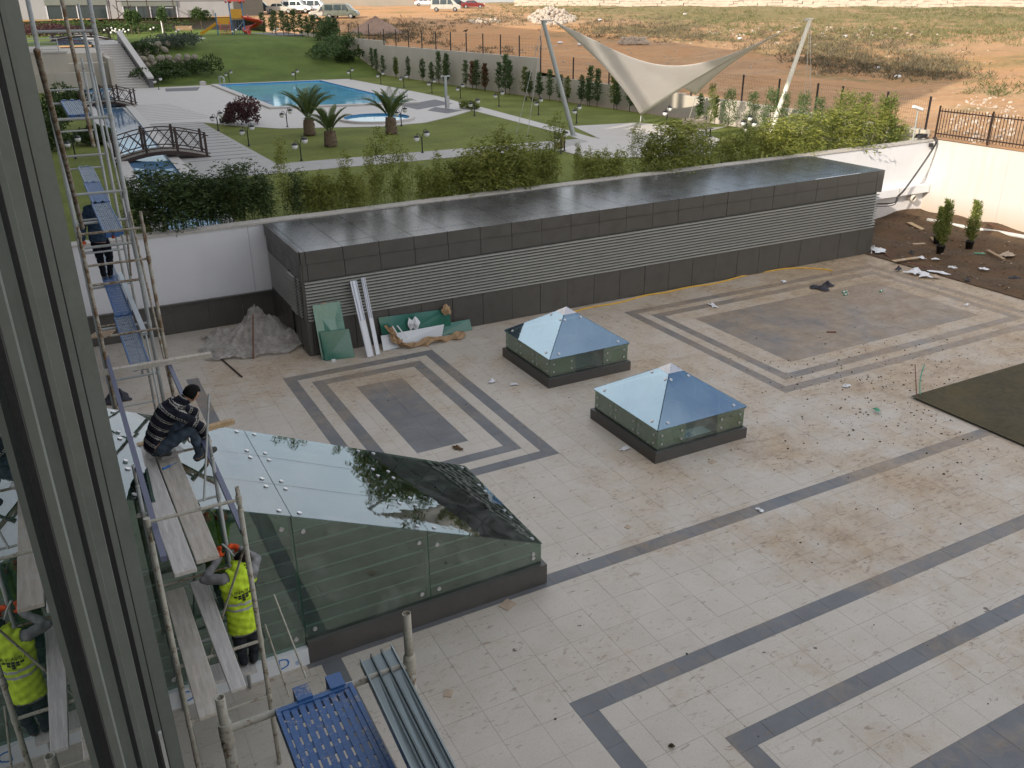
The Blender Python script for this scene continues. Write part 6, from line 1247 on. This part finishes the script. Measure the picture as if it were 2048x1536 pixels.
# ---------------- vehicles ----------------
def car(px,py,ang,paint,kind,lab,grp='vehicles on the parking ground',sc=1.):
    b=gf(px,py); e=empty('parked_car',b,ang,lab,'van' if kind=='van' else 'car',grp); e.scale=(sc,)*3
    if kind=='van': L,Wd,prof,win=4.8,1.85,[(-2.35,.35),(-2.4,.9),(-2.35,1.5),(-2.2,1.88),(.75,1.9),(1.05,1.78),(1.75,1.12),(2.3,.92),(2.4,.6),(2.35,.32)],[(-2.1,-.95),(-.85,.2),(.3,1.25)]
    elif kind=='suv': L,Wd,prof,win=4.5,1.8,[(-2.2,.4),(-2.25,.95),(-2.1,1.6),(-1.9,1.72),(.3,1.74),(.6,1.66),(1.15,1.08),(2.1,.95),(2.22,.6),(2.18,.38)],[(-1.9,-1.05),(-.95,.0),(.1,.85)]
    else: L,Wd,prof,win=4.3,1.7,[(-2.1,.32),(-2.15,.85),(-1.55,.98),(-1.0,1.38),(.2,1.42),(.95,.95),(2.0,.82),(2.12,.55),(2.08,.3)],[(-1.25,-.45),(-.35,.55)]
    n=len(prof); m=MB(); zc=.92; vs=[]
    def hw(z): return Wd/2*(1 if z<zc else 1-.17*(z-zc)/.8)
    for y in (-1,1): vs+=[(x,y*hw(z),z) for x,z in prof]
    m.add(vs,[tuple(range(n-1,-1,-1)),tuple(range(n,2*n))]+[(i,(i+1)%n,n+(i+1)%n,n+i) for i in range(n)])
    o=m.build('body',paint,e); fixnormals(o); bevel(o,.06,2)
    top=max(z for x,z in prof)-.16
    for y in (-1,1):
        for (x0,x1) in win:
            z0,z1=(1.05,top) if kind!='car' else (.98,1.32); sl=.38*(z1-z0) if (x1==win[-1][1]) else 0; sl0=.5*(z1-z0) if (x0==win[0][0] and kind=='car') else .04
            P=[(x0,y*(hw(z0)+.012),z0),(x1,y*(hw(z0)+.012),z0),(x1-sl*1.6,y*(hw(z1)+.012),z1),(x0+sl0,y*(hw(z1)+.012),z1)]
            fixnormals(MB().prism(P,(0,-.01*y,0)).build('side_window','window_glass',e))
        for x in (-L*.31,L*.31):
            w=MB().tube([(x,y*(Wd/2-.18),.32),(x,y*(Wd/2+.015),.32)],.32,18).build('wheel','tyre',e); MB().tube([(x,y*(Wd/2),.32),(x,y*(Wd/2+.03),.32)],.20,12).build('rim','rim',w)
        MB().box((L/2-.08,y*(Wd/2-.25),.78),(.14,.3,.16)).build('headlight','lamp_clear',e); MB().box((-L/2+.03,y*(Wd/2-.16),.95),(.12,.18,.3)).build('tail_light','lamp_red',e); MB().box((.95 if kind!='car' else .6,y*(Wd/2+.1),1.08),(.14,.16,.14)).build('mirror',paint,e)
    xs_=[p for p in prof if p[1]>.9]; f0=[p for p in prof if p[0]>0 and p[1]>1.3][-1]; f1=prof[prof.index(f0)+1]
    P=[(lerp(f1[0],f0[0],t)+.018,s*(hw(lerp(f1[1],f0[1],t))-.1),lerp(f1[1],f0[1],t)+.012) for t,s in ((.1,-1),(.1,1),(.92,1),(.92,-1))]; fixnormals(MB().prism(P,(.008,0,.006)).build('windscreen','window_glass',e))
    if kind!='car': MB().bx(-L/2-.0,-L/2+.14,-.62,.62,1.08,top).build('rear_window','window_glass',e)
    else: P=[(-1.53,-.62,1.0),(-1.53,.62,1.0),(-1.07,.55,1.34),(-1.07,-.55,1.34)]; fixnormals(MB().prism(P,(-.01,0,.01)).build('rear_window','window_glass',e))
    for x in (L/2-.04,-L/2+.02): MB().box((x,0,.45),(.14,Wd*.96,.2)).build('bumper','lamp_black' if kind=='suv' else paint,e)
    MB().box((L/2+.03,0,.5),(.02,.5,.11)).build('number_plate','plastic_white',e)
    for y in (-1,1): MB().bx(-.36 if kind!='car' else -.42,-.345 if kind!='car' else -.405,y*Wd/2-.006,y*Wd/2+.006,.45,1.0).build('door_gap','seal_black',e)
car(892,23,R(-28),'car_silver','van','silver minivan with dark rear window parked before the dark and red cars')
car(683,37,R(-30),'car_green_grey','van','grey-green minivan behind the screen of dark conifers')
car(946,17,R(-25),'car_red','car','dark red saloon car by the weedy bank')
car(915,15,R(-20),'car_dark','car','dark saloon car between the silver minivan and red car')
car(850,12,R(-20),'car_white','car','white car behind the silver minivan')
car(652,38,R(160),'car_silver','suv','silver people carrier half hidden by conifers, before the grey-green minivan')
car(628,26,R(-25),'car_white','van','tall white panel van, largest of the white vehicles')
car(596,26,R(-30),'car_white','suv','white small van left of the tall panel van')
car(579,24,R(150),'car_white','car','white car left of the white small van')
car(563,27,R(-30),'car_silver','car','silver car at the left end of the parked row')
car(521,28,R(-20),'car_dark','suv','dark car seen behind the red slide')
car(413,30,R(-20),'car_silver','car','light car seen left of the playground trees')
car(675,9,R(-20),'car_silver','car','silver car far behind the grey-green minivan')
# lorry, only its undercarriage shows at the top edge
b=gf(823,8); e=empty('lorry',b,R(-20),'dark lorry with its chassis showing at the top edge of the picture','lorry')
MB().bx(-3,3,-1.1,1.1,.9,1.2).build('chassis','lamp_black',e); MB().bx(-3,1,-1.2,1.2,1.2,2.6).build('load_bed','car_green_grey',e); MB().bx(1.2,3,-1.15,1.15,1.0,2.8).bx(3,3.25,-1.0,1.0,1.0,1.7).build('cab','car_dark',e)
for x in (-2.2,-1.1,2.2):
    for y in (-1,1): MB().tube([(x,y*.85,.5),(x,y*1.15,.5)],.5,14).build('wheel','tyre',e)
# ---------------- playground ----------------
b=az(478,72,5.55); pg=empty('play_tower',b,R(-10),'red, yellow and blue play tower with a spiral slide and chute','playground'); s=b.y/94*1.0
def pm(mb,n,m): return mb.build(n,m,pg)
for (x,y) in ((-.7,-.7),(.7,-.7),(.7,.7),(-.7,.7)): pm(MB().box((x,y,2.1),(.13,.13,4.2)),'post','play_blue')
for (x,y) in ((-2.3,-.6),(-2.3,.6)): pm(MB().box((x,y,1.25),(.12,.12,2.5)),'post','play_blue')
pm(MB().bx(-.75,.75,-.75,.75,1.75,1.85),'platform','board_brown'); pm(MB().bx(-2.35,-.75,-.6,.6,1.15,1.25),'platform','board_brown')
for (x0,x1,z) in ((-.62,.62,1.9),): pm(MB().bx(x0,x1,-.74,-.68,z,z+1.0),'front_panel','play_yellow')
pm(MB().bx(-.76,-.70,-.62,.62,1.9,2.8),'side_panel','play_yellow'); pm(MB().bx(-2.3,-.8,-.63,-.58,1.3,2.0),'bridge_panel','play_yellow')
rf=MB().add([(-.95,-.95,3.7),(.95,-.95,3.7),(.95,.95,3.7),(-.95,.95,3.7),(0,0,4.7)],[(0,1,4),(1,2,4),(2,3,4),(3,0,4),(3,2,1,0)]); pm(rf,'roof','play_red')
for k in range(6): a=k*PI/3; pm(MB().tube([(.95*math.cos(a),.95*math.sin(a),3.72),(1.1*math.cos(a),1.1*math.sin(a),3.6)],.12,8),'roof_scallop','play_red')
sp=[Vector((.8+.85+.85*math.cos(PI-t*2*PI*1.15),-.3-.85*math.sin(t*2*PI*1.15),1.9-1.75*t)) for t in [k/30 for k in range(31)]]; vs=[]
for i,p in enumerate(sp):
    d=(sp[min(i+1,30)]-sp[max(i-1,0)]).normalized(); sd=Vector((-d.y,d.x,0)).normalized()
    for k in range(9): a=PI+PI*k/8; vs.append(p+sd*.42*math.cos(a)+Vector((0,0,.42*math.sin(a)+.42)))
o=pm(MB().add(vs,[(i*9+k,i*9+k+1,i*9+10+k,i*9+9+k) for i in range(30) for k in range(8)],True),'spiral_slide','play_red'); o.modifiers.new('s','SOLIDIFY').thickness=.05
sp=[Vector((-2.35-1.9*t,0,1.25-1.15*t+.15*max(0,t-.8)*4)) for t in [k/10 for k in range(11)]]; vs=[]
for p in sp: vs+= [p+Vector((0,y,z)) for y,z in ((-.35,.3),(-.32,.0),(.32,0),(.35,.3))]
o=pm(MB().add(vs,[(i*4+k,i*4+k+1,i*4+5+k,i*4+4+k) for i in range(10) for k in range(3)]),'chute','play_yellow'); o.modifiers.new('s','SOLIDIFY').thickness=.05
for k in range(5): pm(MB().bx(-2.0,-.9,-.95-.12*k,-.83-.12*k,1.0-.22*k,1.05-.22*k),'step','play_red')
for x in (-2.0,-.9): pm(MB().beam((x,-.62,1.6),(x,-1.5,.3),.06,.06,(1,0,0)),'stair_rail','play_red')
for k in range(4): pm(MB().tube([(-.5+.3*k,-.74,0),(-.5+.3*k,-.74,1.75)],.03,6),'climbing_bar','play_blue')
pm(MB().tube([(-.7,-.7,.2),(.7,-.7,1.6)],.04,6),'brace','steel')
sheet('play_surface','stone_dark',[(b.x-6,b.y-3),(b.x+7,b.y-3),(b.x+8,b.y+9),(b.x-6,b.y+9)],5.60,.1); 
sheet('terrace_path','deck_stone',[tuple(az(x,y,5.58)[:2]) for x,y in ((395,78),(430,76),(470,74),(505,71),(502,69),(440,73),(395,76))],5.60,.05)
gl=empty('goal_frame',az(335,64,5.55),0,'white goal frame on the upper terrace before the pavilion','goal'); 
A_=az(326,66,5.55); B_=az(361,60,5.55); 
for p,q in ((A_,A_+Vector((0,0,3.0))),(B_,B_+Vector((0,0,3.0)))): part(MB().tube([p,q],.07,8),'upright','plastic_white',gl)
part(MB().tube([A_+Vector((0,0,3.)),B_+Vector((0,0,3.))],.07,8),'crossbar','plastic_white',gl)
tb=empty('terrace_bench',az(370,68,5.55),0,'dark bench on the upper terrace right of the goal frame','bench'); MB().bx(-1,1,-.25,.25,.42,.48).build('seat','board_brown',tb); MB().bx(-1,1,.2,.26,.5,.95).build('backrest','board_brown',tb)
for x in (-.8,.8): MB().bx(x-.04,x+.04,-.2,.2,0,.42).build('leg','lamp_black',tb)
# scaffold before the pavilion
ps=empty('pavilion_scaffold',(16,137,5.5),0,'thin dark tube scaffold in front of the white pavilion','scaffold')
for px in (225,240,262,300,352):
    A=ay(px,48,137.5); part(MB().tube([(A.x,137.5,5.5),(A.x,137.5,11.)],.06,6),'upright','iron_brown',ps)
for z in (7.2,9.4): part(MB().tube([(13,137.5,z),(28,137.5,z)],.05,6),'ledger','iron_brown',ps)
A=ay(225,10,137.5);B=ay(262,46,137.5); part(MB().tube([A,B],.05,6).tube([ay(262,10,137.5),ay(225,46,137.5)],.05,6),'cross_brace','iron_brown',ps)
hg=bushmesh(6.5,1.5,2500,'leaf_shrub',sz=.35,lob=14).build('hedge','leaf_shrub'); hg.location=(12,132,5.5); hg.scale=(1.6,.3,1); tag(hg,'long low hedge along the foot of the white pavilion','hedge')
hg=bushmesh(4,1.4,1600,'leaf_purple',sz=.3,lob=10).build('hedge','leaf_purple'); hg.location=(4.2,124,5.5); hg.scale=(1.2,.3,1); tag(hg,'dark reddish hedge behind the upper cascade water','hedge')
# ---------------- heaps on the waste ground ----------------
b=gf(752,66); m=MB(); n=26; vs=[]
for i in range(9):
    for k in range(n): t=i/8; r=3.3*t*(1+.08*math.sin(k*1.7+i)+.05*math.sin(k*3.1)); vs.append((r*math.cos(2*PI*k/n),r*.8*math.sin(2*PI*k/n),1.75*(1-t)**1.0*(1+.05*math.sin(k*2.+i*2))-.1))
m.add(vs,[(i*n+k,i*n+(k+1)%n,(i+1)*n+(k+1)%n,(i+1)*n+k) for i in range(8) for k in range(n)],True); o=m.build('sand_heap','gravel'); o.location=b; tag(o,'pinkish brown heap of gravel behind the mesh fence','heap')
def rubble(px0,px1,py0,py1,n,s0,s1,h,name,lab):
    m=MB()
    for k in range(n):
        u=ru(-1,1);v=ru(-1,1); 
        if u*u+v*v>1: continue
        b=gf(lerp(px0,px1,(u+1)/2),lerp(py0,py1,(v+1)/2)); s=ru(s0,s1); m.ball(b+Vector((0,0,ru(0,h)*(1-u*u-v*v))),s,5,4,(1,ru(.5,1),ru(.4,.8)),Matrix.Rotation(ru(0,6),3,rdir()))
    m.sm=[False]*len(m.sm); o=m.build(name,'rubble',kind='stuff'); return o
rubble(1055,1150,28,50,700,.12,.5,1.5,'rubble_heap',''); rubble(930,1010,38,48,90,.08,.3,.2,'rubble_scatter',''); rubble(1400,1900,55,80,70,.06,.28,.1,'rubble_scatter',''); rubble(1000,2000,60,160,220,.04,.14,.05,'rubble_scatter',''); rubble(1900,2040,190,290,160,.04,.16,.1,'rubble_scatter','')
st=empty('stone_stack',gf(1265,90),0,'row of pale stacked stone blocks on the waste ground behind the sail','stones')
for k in range(16):
    q=gf(1241+3.4*k,90); o=MB().box((0,0,0),(ru(.35,.7),ru(.3,.5),ru(.25,.45)),ru(0,1)).build('stone_block','rubble',st); o.location=q+Vector((0,0,.2+.3*(k%3==1)))-st.location; bevel(o,.05,1)
m=MB()
for px,py in ((1200,42),(1160,92),(1480,80),(1755,140),(1795,157),(1370,30),(1690,75),(1120,88)): b=gf(px,py); m.ball(b+Vector((0,0,.12)),.25,7,5,(1.3,.8,.5))
m.build('white_scraps','plastic_white',kind='stuff')
# birds: one on the fence, two on the lawn
def bird(loc,lab,rz):
    e=empty('bird',loc,rz,lab,'bird'); m=MB(); m.ball((0,0,.12),.1,9,7,(1.7,.8,.75)); m.ball((.16,0,.2),.055,8,6); m.tube([(.2,0,.2),(.26,0,.19)],[.018,.004],6); m.tube([(-.12,0,.12),(-.32,0,.09)],[.05,.02],6)
    for y in (-.03,.03): m.tube([(.0,y,.08),(.01,y,0)],.008,5)
    m.build('body','ink_black',e)
Y=64.; bird((wx(68.3)+.15,68.3,6.78),'black crow perched on a post of the mesh fence',.3); bird(az(1052,202,GZ),'dark bird on the lawn below the tan wall, left one',1.); bird(az(1066,203,GZ),'dark bird on the lawn below the tan wall, right one',2.)
